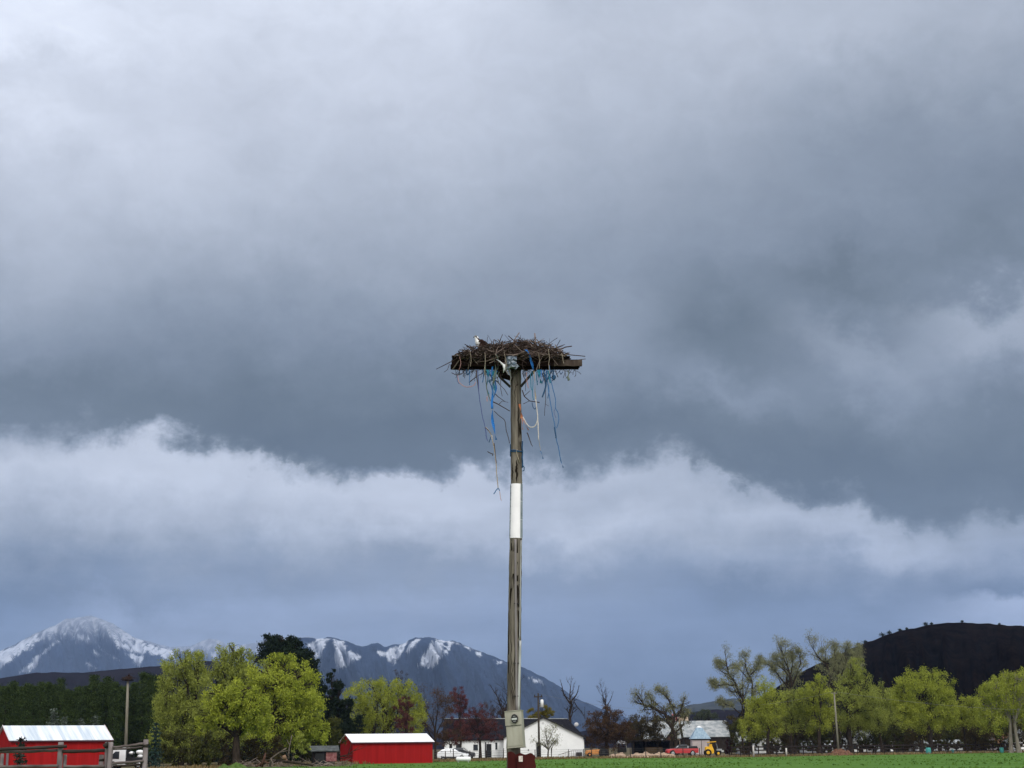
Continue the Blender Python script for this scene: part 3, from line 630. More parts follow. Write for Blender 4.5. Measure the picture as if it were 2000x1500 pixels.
# ------------------------------------------------------------------ osprey: one continuous body, wings and beak as children
ob = P(936, 681, YP-.12)
m_owhite = mat('white_plumage', (.70, .70, .68), (.80, .80, .78), scale=30, rough=.9)
m_obrown = mat('dark_brown_plumage', (.012, .007, .006), (.032, .018, .015), scale=24, rough=.9, stretch=(1, 1, .4))
m_ogrey = mat('grey_crown_plumage', (.10, .115, .12), (.20, .21, .21), scale=30, rough=.9)
osp = thing('osprey', 'osprey with white head and dark brown back standing on the left of the nest', 'bird', ob)
pp = lambda u, v: P(u, v, YP-.12)-ob
k = sc(670)
# rings along the body: tail tip -> rump -> back -> chest -> neck -> crown -> face
spine = [(957, 684, .012, .03), (953, 681, .03, .045), (948, 676.5, .055, .06), (943, 672.5, .078, .075), (938.5, 670, .085, .08), (934.8, 668.5, .075, .074), (932.6, 665.5, .055, .056), (931.4, 662, .040, .042), (930.2, 659, .038, .040), (928.6, 657.6, .034, .034), (927.2, 657.9, .020, .022), (926.4, 658.2, .009, .01)]
b = MB(); pts = [pp(a[0], a[1]) for a in spine]; nk = 14; vs_ = []
for i, p in enumerate(pts):
    d = (pts[min(i+1, len(pts)-1)]-pts[max(i-1, 0)]).normalized(); y = Vector((0, 1, 0)); x = d.cross(y).normalized()
    for q in range(nk): t = 2*math.pi*q/nk; vs_.append(p+x*math.cos(t)*spine[i][2]+y*math.sin(t)*spine[i][3])
fs = [(i*nk+q, i*nk+(q+1) % nk, (i+1)*nk+(q+1) % nk, (i+1)*nk+q) for i in range(len(pts)-1) for q in range(nk)]
fs += [tuple(range(nk-1, -1, -1)), tuple(range((len(pts)-1)*nk, len(pts)*nk))]
for f in fs:
    c = sum((vs_[i] for i in f), Vector())/len(f); u, v = proj(c+ob)
    b.cur = 0
    back = (u-931.8)-(v-664)*.28
    if v > 663 and back > 1.6: b.cur = 1
    if v <= 663 and ((u > 932.6 and v > 660) or False): b.cur = 1
    if v < 657.6: b.cur = 2
    s0 = len(b.v); b.f.append(list(f)); b.m.append(b.cur); b.sm.append(True)
b.v = vs_
b.build('body', [m_owhite, m_obrown, m_ogrey], osp)
for sy in (-1, 1):
    b = MB(); W = [(935, 667.5), (937.5, 667), (942, 668), (947, 671.5), (951, 675), (955.5, 680.5), (958, 686), (953, 684), (947, 682), (941, 680), (937, 676), (935, 671)]
    ctr = pp(944, 675); poly = []
    for (u, v) in W:
        p = pp(u, v); t = (p-ctr).length/.16; p.y = sy*(.085-.03*min(1, t)); poly.append(p)
    c_ = ctr.copy(); c_.y = sy*.100; n = len(poly)
    b.add(poly+[c_]+[p-Vector((0, sy*.03, 0)) for p in poly], [(i, (i+1) % n, n) for i in range(n)]+[(i, (i+1) % n, n+1+(i+1) % n, n+1+i) for i in range(n)], True)
    b.build('wing', m_obrown, osp)
b = MB(); b.tube([pp(926.8, 657.9), pp(925.3, 658.6), pp(924.9, 660.2)], [.013, .010, .002], 7); b.build('beak', m_iron, osp)
for sy in (-1, 1): MB().ell(pp(928.6, 657.4)+Vector((0, sy*.031, 0)), (.007, .004, .007), 8, 5).build('eye', mat('yellow_eye', (.5, .3, .02)), osp)
MB().tube([pp(927.6, 657.5)+Vector((0, -.028, 0)), pp(930.5, 658.6)+Vector((0, -.041, 0)), pp(932.6, 661.5)+Vector((0, -.044, .0))], [.006, .009, .009], 6).build('eye_stripe', m_obrown, osp)
for sy in (-1, 1):
    b = MB(); y = Vector((0, sy*.035, 0)); b.tube([pp(936.2, 674)+y, pp(935.3, 677.5)+y, pp(936.8, 680.8)+y], [.030, .020, .011], 7)
    for a in (-.5, 0, .5): b.tube([pp(936.8, 680.8)+y, pp(935.6, 681.6)+y+Vector((-.01, a*.05, 0))], [.008, .003], 5)
    b.build('leg', m_owhite, osp)
# the mate sits low in the nest cup
o2 = P(1027, 672.5, YP-.05)
mate = thing('osprey', 'second osprey lying low in the nest cup, only its dark back showing', 'bird', o2)
b = MB(); qq = lambda u, v: P(u, v, YP-.05)-o2
sp2 = [(1042, 676, .012, .02), (1037, 673.5, .03, .045), (1031, 671.8, .042, .065), (1024, 671.6, .045, .07), (1019, 672, .036, .05), (1016.5, 671.8, .03, .036), (1014.5, 672.2, .02, .024), (1013, 673, .006, .008)]
pts = [qq(a[0], a[1]) for a in sp2]; vs_ = []
for i, p in enumerate(pts):
    d = (pts[min(i+1, len(pts)-1)]-pts[max(i-1, 0)]).normalized(); y = Vector((0, 1, 0)); x = d.cross(y).normalized()
    for q in range(nk): t = 2*math.pi*q/nk; vs_.append(p+x*math.cos(t)*sp2[i][2]+y*math.sin(t)*sp2[i][3])
fs = [(i*nk+q, i*nk+(q+1) % nk, (i+1)*nk+(q+1) % nk, (i+1)*nk+q) for i in range(len(pts)-1) for q in range(nk)]+[tuple(range(nk-1, -1, -1)), tuple(range((len(pts)-1)*nk, len(pts)*nk))]
b.add(vs_, fs, True); b.m = [2 if sum(vs_[i].x for i in f)/len(f) < qq(1017, 672).x else 1 for f in fs]; b.build('body', [m_owhite, m_obrown, m_ogrey], mate)

# ------------------------------------------------------------------ twine, ribbons and plastic hanging from the nest
def twmat(name, c): return mat(name, c, tuple(x*.7 for x in c), scale=30, rough=.7)
t_blue = twmat('bright_blue_twine', (.012, .16, .50)); t_dblue = twmat('dark_blue_twine', (.012, .065, .15)); t_mblue = twmat('faded_blue_twine', (.04, .15, .34)); t_viol = twmat('violet_blue_twine', (.085, .12, .28))
t_white = twmat('white_twine', (.62, .58, .54)); t_tan = twmat('tan_twine', (.38, .32, .24)); t_or = twmat('orange_twine', (.45, .16, .075)); t_pink = twmat('pink_twine', (.48, .27, .24)); t_grn = twmat('grey_green_twine', (.13, .16, .13)); t_teal = twmat('teal_twine', (.02, .20, .30)); t_brown = twmat('brown_twig', (.045, .03, .026))
rt = random.Random(3)
def smooth_path(pts, sub=4, jit=.35):
    out = []
    for i in range(len(pts)-1):
        p0 = pts[max(i-1, 0)]; p1 = pts[i]; p2 = pts[i+1]; p3 = pts[min(i+2, len(pts)-1)]
        for k in range(sub):
            t = k/sub; f = lambda a, b_, c, d: .5*((2*b_)+(-a+c)*t+(2*a-5*b_+4*c-d)*t*t+(-a+3*b_-3*c+d)*t**3)
            out.append((f(p0[0], p1[0], p2[0], p3[0])+(rt.uniform(-jit, jit) if k else 0), f(p0[1], p1[1], p2[1], p3[1])))
    return out+[pts[-1]]
GRP = 'twine and ribbons hanging from the nest'
def strand(label, cat, parts, Y=YP-.31, name='twine', grp=GRP):
    """parts: (kind, px points, width or radius in px, material)"""
    first = None
    for kind, pts, w_, mt in parts:
        ps = pxpath(smooth_path(pts), Y); s0 = sc(pts[0][1], Y); o0 = P(pts[0][0], pts[0][1], Y)
        if first is None: first = o0
        n_ = len(ps); wl = [w_[0]+(w_[1]-w_[0])*i/(n_-1) for i in range(n_)] if isinstance(w_, tuple) else [w_]*n_
        bb = MB()
        if kind == 'r': bb.ribbon(ps, [x*s0*1.15 for x in wl], .003)
        else: bb.tube(ps, [x*s0*.64 for x in wl], 5)
        if 'root' not in locals() or root is None:
            root = bb.build(name, mt, None, first); tag(root, label, cat, grp)
        else: bb.build({'r': 'ribbon', 't': 'strand'}[kind], mt, root, first)
    return root
strand('long thin violet-blue twine at the far left of the nest, frayed into two ends', 'twine', [('t', [(933, 722), (934, 739), (936, 773), (942, 812), (947, 832), (950, 848), (952, 862)], (1.7, .9), t_viol), ('t', [(947, 832), (948, 846), (950, 858)], .7, t_viol)])
strand('wide bright blue ribbon knotted halfway down, left of the pole', 'ribbon', [('r', [(962, 716), (960, 739), (962, 765), (960.5, 790), (961.5, 800), (962, 821), (965, 838), (969, 859)], (2.6, 5.6), t_blue), ('t', [(961, 791), (961, 798)], 4.0, t_blue), ('r', [(963, 726), (964, 748), (962, 770)], 3.5, t_teal)])
strand('grey-green string just left of the bright blue ribbon', 'twine', [('t', [(946.5, 690), (947.5, 712), (948, 730), (950.5, 759), (955, 775), (958, 783)], 1.5, t_grn), ('t', [(951, 774), (951.5, 784)], 1.4, t_pink)])
strand('long twig-and-twine tail reaching lowest of all, ending in a blue fork', 'twine', [('t', [(948, 834), (955, 842), (960, 851), (962, 862), (965, 875), (967, 888), (969, 907), (970.5, 930), (972, 946), (973, 955)], 1.5, t_tan), ('t', [(948, 835), (955, 842), (959, 849)], 1.5, t_brown), ('t', [(965, 866), (967, 885), (969, 905)], 1.6, t_brown), ('r', [(960, 850), (962, 858)], 2.6, t_white),
    ('t', [(973, 953), (968, 959), (964.5, 965)], 1.6, t_mblue), ('t', [(973, 953), (976, 959)], 1.4, t_mblue), ('t', [(975.5, 958), (977, 968), (979, 978)], .9, t_pink), ('t', [(952, 882), (958, 885), (963, 887)], 1.3, t_brown), ('t', [(960, 851), (957, 859), (955, 864)], 1.3, t_dblue), ('t', [(963, 886), (962, 890)], 1.5, t_brown)])
strand('orange cord against the right side of the pole, frayed into pink and white loops', 'twine', [('r', [(1015, 789), (1016.5, 800), (1018.5, 811), (1020, 818)], (3.5, 4.5), t_or), ('r', [(1020, 815), (1020.5, 828), (1021, 839)], (2.5, 3.5), t_pink), ('r', [(1020.5, 816), (1026, 828), (1032, 840)], (1.4, 4.2), t_pink), ('t', [(1021, 814), (1026, 823), (1031, 831), (1037, 834.5), (1044, 833), (1048, 827), (1050, 819)], 1.7, t_white)], YP-.2)
strand('white and tan twine right of the pole with a small blue tail', 'twine', [('r', [(1043, 724), (1044.5, 745), (1045, 766), (1046.5, 781)], (2.0, 2.4), t_tan), ('t', [(1046, 780), (1048, 795), (1050, 811), (1051, 833), (1052, 859)], 1.7, t_white), ('t', [(1052, 858), (1054, 870), (1056, 881)], .7, t_tan), ('r', [(1055, 880), (1058.5, 887), (1060.5, 896)], (1.2, 3.0), t_mblue), ('t', [(1036, 730), (1037, 755), (1039, 762)], 1.4, t_teal)])
strand('short dark dangling twig low on the right side of the pole', 'twig', [('t', [(1029.5, 845), (1033, 854), (1037, 866), (1040, 872)], (1.8, .9), t_brown)], YP-.2, 'twig')
strand('longest blue twine on the right, ending in a frayed tip', 'twine', [('t', [(1066, 722), (1068.5, 742), (1073, 773), (1078, 804), (1084, 834), (1086.5, 856), (1091, 876), (1095.5, 901)], 1.4, t_mblue), ('r', [(1095, 898), (1097.5, 906), (1100, 913)], (1.6, 3.2), t_mblue), ('t', [(1083, 834), (1085, 848), (1086, 856)], 2.2, t_dblue)])
strand('thin faded blue twine looping beside the longest blue one', 'twine', [('t', [(1073, 714), (1076, 742), (1081, 764), (1085, 781), (1085, 797), (1090, 807), (1091, 824), (1087, 836)], 1.3, t_mblue), ('t', [(1085, 795), (1082, 806), (1086, 816)], .7, t_viol)])
strand('blue ribbon draped over the front of the nest right of the pole', 'ribbon', [('r', [(1027, 683), (1032, 689), (1036.5, 703), (1040, 714), (1042, 724)], (5, 3.4), t_blue), ('r', [(1034, 694), (1039, 706), (1040, 722)], 4, t_dblue)], YP-.47, 'ribbon')
strand('short tuft of dark teal ribbon under the platform right of the pole', 'ribbon', [('r', [(1053, 722), (1054, 736), (1056.5, 748)], (5.5, 7), t_teal), ('r', [(1051, 723), (1051.5, 738), (1050, 746)], 2.2, t_mblue), ('r', [(1057, 722), (1059, 742)], 1.6, t_blue)], YP-.33, 'ribbon')
strand('tangle of dark blue twine knotted under the right half of the platform', 'twine', [('t', [(1077, 723), (1073, 733), (1067, 745), (1065, 757), (1061, 770), (1059, 776)], 2.2, t_dblue), ('t', [(1079, 733), (1083, 736), (1080, 741)], 5.0, t_dblue), ('t', [(1071, 724), (1073, 740), (1075, 748)], 2.2, t_teal), ('t', [(1062, 726), (1066, 740), (1066, 755)], 2, t_dblue)], YP-.33)
strand('small grey lump on a thread at the far right end of the platform', 'lump', [('t', [(1109, 723), (1110.5, 730), (1109.5, 735)], 1.6, t_grn), ('t', [(1108.5, 735), (1109.5, 738), (1111, 743)], (3.2, 4.2), t_grn)], YP-.3, 'hanging_lump')
strand('faint pink twine sagging in a loop under the left end of the platform', 'twine', [('t', [(894, 733), (895, 742), (899, 749), (911, 756), (925, 753), (929, 746)], 1.1, t_pink), ('t', [(894, 734), (893, 744), (897, 750)], 1.0, t_viol)])
strand('blue thread hanging from the left half of the platform', 'twine', [('t', [(917, 722), (917, 738), (917, 752)], 1.2, t_mblue), ('t', [(911, 722), (913, 732), (918, 726)], 2.2, t_dblue)])
strand('teal and green ribbons bunched beside the left brace', 'ribbon', [('r', [(963, 690), (966, 705), (968, 722), (965, 740), (962, 752)], (3, 5), t_grn), ('r', [(952, 722), (955, 735), (957, 748)], 4, t_teal), ('r', [(958, 724), (953, 738), (960, 755), (963, 768)], 2.6, t_mblue), ('r', [(970, 726), (966, 738), (958, 744)], 2.2, t_teal)], YP-.36, 'ribbon')
strand('brown thread fading down beside the left side of the pole', 'twine', [('t', [(965, 803), (976, 813), (986, 822), (988.5, 840), (992, 852), (995, 866)], 1.1, t_brown)], YP-.2)
strand('thin curled thread loop just right of the pole below the side branch', 'twine', [('t', [(1039, 786), (1041, 795), (1045, 799), (1048, 793), (1047, 784)], 1.2, t_dblue)], YP-.16)
strand('dense tangle of turquoise and blue strands left of the pole top', 'twine', [('t', [(950, 722), (953, 740), (950, 756), (955, 770)], 1.5, t_teal), ('t', [(956, 722), (959, 736), (966, 745), (968, 760), (964, 776)], 1.6, t_mblue), ('t', [(971, 724), (967, 742), (970, 758), (966, 770)], 1.4, t_blue), ('r', [(964, 724), (967, 738), (964, 750), (968, 764)], 3.4, t_teal), ('t', [(975, 726), (972, 740), (976, 752)], 1.3, t_grn), ('t', [(948, 726), (958, 733), (970, 731)], 1.5, t_mblue), ('t', [(953, 745), (962, 741), (974, 746)], 1.3, t_dblue), ('t', [(943, 722), (944, 735), (942, 747)], 1.3, t_mblue)], YP-.26)
strand('dense tangle of blue strands under the right half of the platform', 'twine', [('t', [(1049, 723), (1048, 740), (1050, 752)], 1.4, t_teal), ('t', [(1061, 723), (1063, 735), (1058, 750)], 1.5, t_mblue), ('t', [(1069, 723), (1068, 740), (1072, 760), (1070, 778)], 1.4, t_mblue), ('r', [(1080, 722), (1081, 735), (1079, 744)], 2.6, t_dblue), ('t', [(1066, 745), (1074, 737), (1082, 741)], 1.6, t_dblue), ('t', [(1028, 727), (1029, 745), (1032, 758)], 1.2, t_pink), ('t', [(1038, 724), (1041, 742), (1040, 766), (1042, 781)], 1.2, t_teal), ('t', [(1093, 723), (1095, 731), (1099, 727)], 1.1, t_dblue)], YP-.28)
strand('thin pale fibres trailing over the front board left of the pole', 'twine', [('t', [(918, 684), (920, 700), (919, 716)], 0.68, t_tan), ('t', [(947, 690), (948, 706), (946, 722), (948, 734)], 0.74, t_tan), ('t', [(984, 684), (987, 700), (990, 716)], 0.68, t_tan), ('r', [(969, 692), (974, 704), (972, 722)], 1.24, t_grn), ('t', [(898, 697), (900, 710), (896, 724)], 0.62, t_pink)], YP-.50)
strand('thin pale fibres trailing over the front board right of the pole', 'twine', [('t', [(1071, 682), (1073, 698), (1072, 714), (1074, 730)], 0.81, t_tan), ('t', [(1052, 690), (1054, 706), (1053, 720)], 0.68, t_tan), ('t', [(1097, 690), (1099, 700), (1101, 710)], 0.74, t_tan), ('t', [(1024, 700), (1020, 712), (1023, 724)], 0.68, t_brown)], YP-.50)
# plastic
b = MB(); rq = random.Random(8); Yq = YP-.47
ns = 11; vs_ = []; fs = []
for j in range(ns):
    for i in range(ns):
        u = 990+19*i/(ns-1); v = 696+24*j/(ns-1); e_ = min(1, min(i, ns-1-i, j, ns-1-j)/2.2); q = mnoise.fractal(Vector((i*.5, j*.45, 2.0)), 1, 2, 4)
        vs_.append(P(u+rq.uniform(-.5, .5)+3.2*q+(3 if j > 6 else 0)*math.sin(j), v+2.5*q, Yq+.05-.09*e_-.10*q))
b.add(vs_, [(j*ns+i, j*ns+i+1, (j+1)*ns+i+1, (j+1)*ns+i) for j in range(ns-1) for i in range(ns-1)]); cc = P(1000, 708, Yq)
o = b.build('plastic_bag', mat('cloudy_plastic', (.06, .10, .14), (.30, .33, .37), scale=16, rough=.4), None, cc); o.modifiers.new('thickness', 'SOLIDIFY').thickness = .006; tag(o, 'cloudy grey plastic bag stuffed in the front of the nest above the pole', 'plastic bag')
b = MB(); b.tube(pxpath([(970, 702), (976, 706), (981, 711), (984, 714)], Yq), [.006, .012, .02, .028], 6); b.tube(pxpath([(984, 712), (985, 720), (983, 728)], Yq), [.034, .02, .004], 6); b.tube(pxpath([(984, 713), (988, 716)], Yq), [.03, .006], 6)
o = b.build('plastic_scrap', mat('white_plastic', (.5, .52, .52), (.66, .66, .66), rough=.6), None, P(984, 712, Yq)); tag(o, 'white knotted scrap of plastic on the nest front left of the pole top', 'plastic scrap')
b = MB(); b.ribbon(pxpath([(988, 702), (991, 712), (996, 728), (998, 738), (996, 748), (999, 760), (1002, 772)], YP-.36), [.05, .07, .04, .03, .03, .02, .015], .004); b.ribbon(pxpath([(992, 697), (990, 710), (988, 722), (993, 732)], YP-.40), [.03, .05, .06, .03], .004)
o = b.build('rag', mat('grey_rag', (.20, .20, .19), (.34, .33, .31), scale=16, rough=.9), None, P(990, 702, YP-.36)); tag(o, 'grey shredded rag hanging over the top of the pole', 'rag')
# cords round the pole
b = MB()
def wrap(v, r, mt_pts, out=.008): b.tube([on_pole(v+dv, a, out) for a, dv in mt_pts], r, 6)
wrap(882, .011, [(a, 1.5*math.sin(a*2.0)) for a in [-3.1+i*.25 for i in range(26)]])
wrap(884, .010, [(a, -1.2+1.2*math.cos(a*1.6)) for a in [-3.1+i*.25 for i in range(26)]])
b.tube([on_pole(v, 1.35+.12*math.sin(v*.3), .012) for v in range(862, 917, 4)], .016, 6)
b.tube([P(1021, 909, YP-.05), P(1024, 913, YP-.05), P(1023.5, 919, YP-.05), P(1020.5, 920, YP-.05)], .010, 6)
b.tube([on_pole(v, -1.35, .008) for v in range(868, 896, 4)], .010, 6)
o = b.build('cord', t_dblue, None, P(1008, 884, YP-.1)); tag(o, 'dark blue cord wound round the upper pole', 'cord')
b = MB(); b.tube([on_pole(v, a, .012) for v, a in ((880, -.1), (880, .25), (883, .0), (890, .12), (898, .35), (905, .55))], .007, 6)
o = b.build('string', t_tan, None, on_pole(884, 0)); tag(o, 'pale string looped over the dark cord on the pole', 'string')

# ------------------------------------------------------------------ trees
m_bark = mat('dark_bark', (.018, .014, .011), (.045, .034, .026), scale=6, rough=1, stretch=(1, 1, .25), detail=6)
m_bark_grey = mat('grey_bark', (.05, .045, .038), (.11, .10, .085), scale=5, rough=1, stretch=(1, 1, .25), detail=6)
m_bark_pale = mat('pale_bark', (.14, .12, .10), (.27, .24, .20), scale=4, rough=1, stretch=(1, 1, .25), detail=6)
l_bright = leafmat('bright_willow_leaf', (0.1521, 0.1917, 0.0238), (0.4364, 0.4761, 0.06613))
l_yell = leafmat('yellow_green_leaf', (0.1475, 0.177, 0.0236), (0.4012, 0.4366, 0.0708))
l_mid = leafmat('mid_willow_leaf', (0.1388, 0.1653, 0.03174), (0.3571, 0.3967, 0.08596))
l_olive = leafmat('olive_leaf', (.035, .038, .012), (.095, .10, .03))
l_brol = leafmat('brown_olive_twigs', (.035, .028, .014), (.085, .068, .030))
l_dark = leafmat('dark_needle', (.006, .011, .008), (.020, .030, .018), .1)
l_pine = leafmat('pine_needle', (.009, .018, .009), (.066, .095, .030), .15)
l_spruce = leafmat('blue_spruce_needle', (.045, .062, .05), (.12, .145, .115), .15)
l_red = leafmat('red_bud_twigs', (.055, .018, .017), (.13, .05, .045), .2)
l_brown = leafmat('brown_bud_twigs', (.04, .024, .014), (.11, .066, .036), .2)
l_grey = leafmat('grey_green_buds', (.10, .105, .055), (.27, .275, .15), .25)
l_bare = leafmat('bare_twigs', (.03, .022, .02), (.075, .055, .048), .1)

def curve(p0, p1, rg_, sag=.12, n=5):
    d = p1-p0; s_ = Vector((rg_.uniform(-1, 1), rg_.uniform(-1, 1), rg_.uniform(.1, .8)))*d.length*sag
    return [p0+d*(i/n)+s_*math.sin(math.pi*i/n) for i in range(n+1)]
def leafy(name, label, cat, Y, trunks, lobes, leaf, bark=None, group=None, dens=1.0, ln=.26, wd=.09, fork=.4, r0=None, gaps=.0, hang=0.0, seed=None, twigs=8, limbvis=1.0, clump=.26, zflat=1.0):
    """trunks: [(u, v)] foot pixel columns; lobes: (u, v, ru, rv) foliage masses. Built in metres around the tree's foot."""
    seed = seed if seed is not None else int(abs(lobes[0][0]*7+lobes[0][1]*13+Y)) % 99991
    rp_ = random.Random(seed); rgn = np.random.default_rng(seed)
    uf = trunks[0][0]; foot = Vector((gx(uf, Y), Y, 0)); root = thing(name, label, cat, foot, 0, group)
    s1 = 1/ppm(Y); LB = []
    for (u, v, ru, rv) in lobes:
        c = P(u, v, Y)-foot; dy = rp_.uniform(-.5, .5)*ru*s1*1.1; k_ = 1+dy/Y
        c = Vector(((c.x+foot.x)*k_-foot.x, dy, (c.z-EYE)*k_+EYE)); LB.append((c, ru*s1, (ru*s1*.5+rv*s1*.5)*1.05, rv*s1))
    b = MB(); tops = max(c.z for c, *_ in LB); rr0 = r0 or max(.12, tops*.026)
    feet = []
    for t in trunks: feet.append(Vector((gx(t[0], Y)-foot.x, rp_.uniform(-.5, .5) if len(trunks) > 1 else 0, -.1)))
    forks = []
    for f in feet:
        top = Vector((f.x+rp_.uniform(-.3, .3), f.y+rp_.uniform(-.3, .3), tops*fork)); pts = curve(f, top, rp_, .04, 4)
        b.tube(pts, [rr0*(1.25-.45*i/4)*(1.25 if i == 0 else 1) for i in range(5)], 8, cap=False); forks.append(top)
    tips = []
    for (c, rx, ry, rz) in LB:
        f = min(forks, key=lambda q: (q-c).length); st = f
        e = c+Vector((rp_.uniform(-.2, .2)*rx, rp_.uniform(-.2, .2)*ry, rz*.35))
        if e.z < st.z*1.05: st = Vector((f.x, f.y, max(.3, min(f.z, e.z*.7))))
        pts = curve(st, e, rp_, .13, 5); rl = rr0*.55*min(1.2, .45+rx/3.0)*limbvis
        b.tube(pts, [rl*(1-.16*i) for i in range(6)], 6, cap=False)
        for k_ in range(int(twigs)):
            a = rp_.uniform(.25, .95); i = min(4, int(a*5)); p = pts[i].lerp(pts[i+1], a*5-i)
            th = rp_.uniform(0, 2*math.pi); ph = rp_.uniform(-.2, 1.2); q = c+Vector((rx*math.cos(th)*math.cos(ph), ry*math.sin(th)*math.cos(ph), rz*math.sin(ph)))*rp_.uniform(.7, .98)
            pp_ = curve(p, q, rp_, .1, 3); b.tube(pp_, [rl*.38, rl*.28, rl*.19, rl*.08], 4, cap=False); tips.append(pp_)
            for _ in range(2):
                j = rp_.randint(1, 2); qq_ = pp_[j]+Vector((rp_.gauss(0, 1), rp_.gauss(0, 1), rp_.uniform(0, 1.2)))*rx*.28
                b.tube([pp_[j], pp_[j].lerp(qq_, .5)+Vector((0, 0, .1*rx)), qq_], [rl*.2, rl*.12, rl*.05], 3, cap=False)
    b.build('trunk', bark or m_bark, root)
    CS = []
    for (c, rx, ry, rz) in LB:
        area = math.pi*rx*rz; n_ = int(area/(ln*wd*.5)*3.2*dens); ncl = max(6, int(area/(.55*.55)*.62))
        g = rgn.normal(size=(ncl, 3)); g /= np.linalg.norm(g, axis=1, keepdims=True); rad = rgn.uniform(.25, 1.18, size=(ncl, 1))**(.45)
        q = g*rad*np.array([rx, ry, rz])
        idx = rgn.integers(0, ncl, n_); sg = clump*(rx*rz)**.5*.62
        pts = q[idx]+rgn.normal(size=(n_, 3))*np.array([sg, sg, sg*.8*zflat])*.8
        if hang: pts[:, 2] -= np.abs(rgn.normal(size=n_))*hang
        pts += np.array(c); CS.append(pts)
    C_ = np.concatenate(CS); C_ = C_[C_[:, 2] > .15]
    if gaps:
        kx = np.array([mnoise.noise(Vector(p)*.55+Vector((seed, 0, 0))) for p in C_]); C_ = C_[kx > -.5+gaps]
    V, F = cards(C_, ln, wd, rgn, (0, 0, 1), .38); np_mesh('crown', V, F, leaf, root)
    return root

def conifer(label, Y, u, vtop, hw, leaf, group=None, pine=True, name='pine_tree', seed=0, vb=None, dens=1.0, bare=.2, cat='tree'):
    rp_ = random.Random(seed*77+int(u)); rgn = np.random.default_rng(seed*31+int(abs(u)))
    foot = Vector((gx(u, Y), Y, 0)); root = thing(name, label, cat, foot, 0, group); s1 = 1/ppm(Y)
    h = (P(u, vtop, Y)-foot).z; r = hw*s1
    b = MB(); b.tube([(0, 0, -.1), (0, 0, h*.5), (0, 0, h*.985)], [h*.02+.05, h*.012+.03, .015], 7); CS = []; A = []
    nl = int(h/(.62 if pine else .36))
    for i in range(nl):
        t = bare+(1-bare)*i/nl; z = h*t
        if pine: rl = r*(1.15*(1-t)**.85+.07)*rp_.uniform(.5, 1.2)
        else: rl = r*(1-t)**.85*rp_.uniform(.85, 1.08)+.04
        nb_ = rp_.randint(4, 6) if pine else rp_.randint(7, 10); a0 = rp_.uniform(0, 6.28)
        for k_ in range(nb_):
            a = a0+6.283*k_/nb_+rp_.uniform(-.3, .3); l = rl*rp_.uniform(.7, 1.1); rise = (.28 if t > .55 else .02) if pine else (-.28+.5*t)
            e = Vector((math.cos(a)*l, math.sin(a)*l, z+l*rise)); b.tube([(0, 0, z), e*.55+Vector((0, 0, z*.45+l*.04)), e], [.03+.02*(1-t)*r*.4, .022, .008], 3, cap=False)
            if pine:
                m_ = max(2, int(l/.55)); 
                for q in range(m_):
                    f = .35+.65*(q+1)/m_; c = np.array((e.x*f, e.y*f, z+(e.z-z)*f+.08)); n_ = int(30*dens)
                    CS.append(c+rgn.normal(size=(n_, 3))*np.array([.26, .26, .17]))
            else:
                n_ = max(5, int(l*22*dens)); f = rgn.uniform(.12, 1.05, size=(n_, 1)); pts = np.array((0, 0, z))*(1-f)+np.array(tuple(e))*f; pts += rgn.normal(size=(n_, 3))*np.array([.10, .10, .07])*(1+.3*l); CS.append(pts)
    b.build('trunk', m_bark, root)
    C_ = np.concatenate(CS); V, F = cards(C_, .34 if pine else .30, .075 if pine else .10, rgn, (0, 0, 1), .2 if pine else -.12); np_mesh('crown', V, F, leaf, root)
    return root

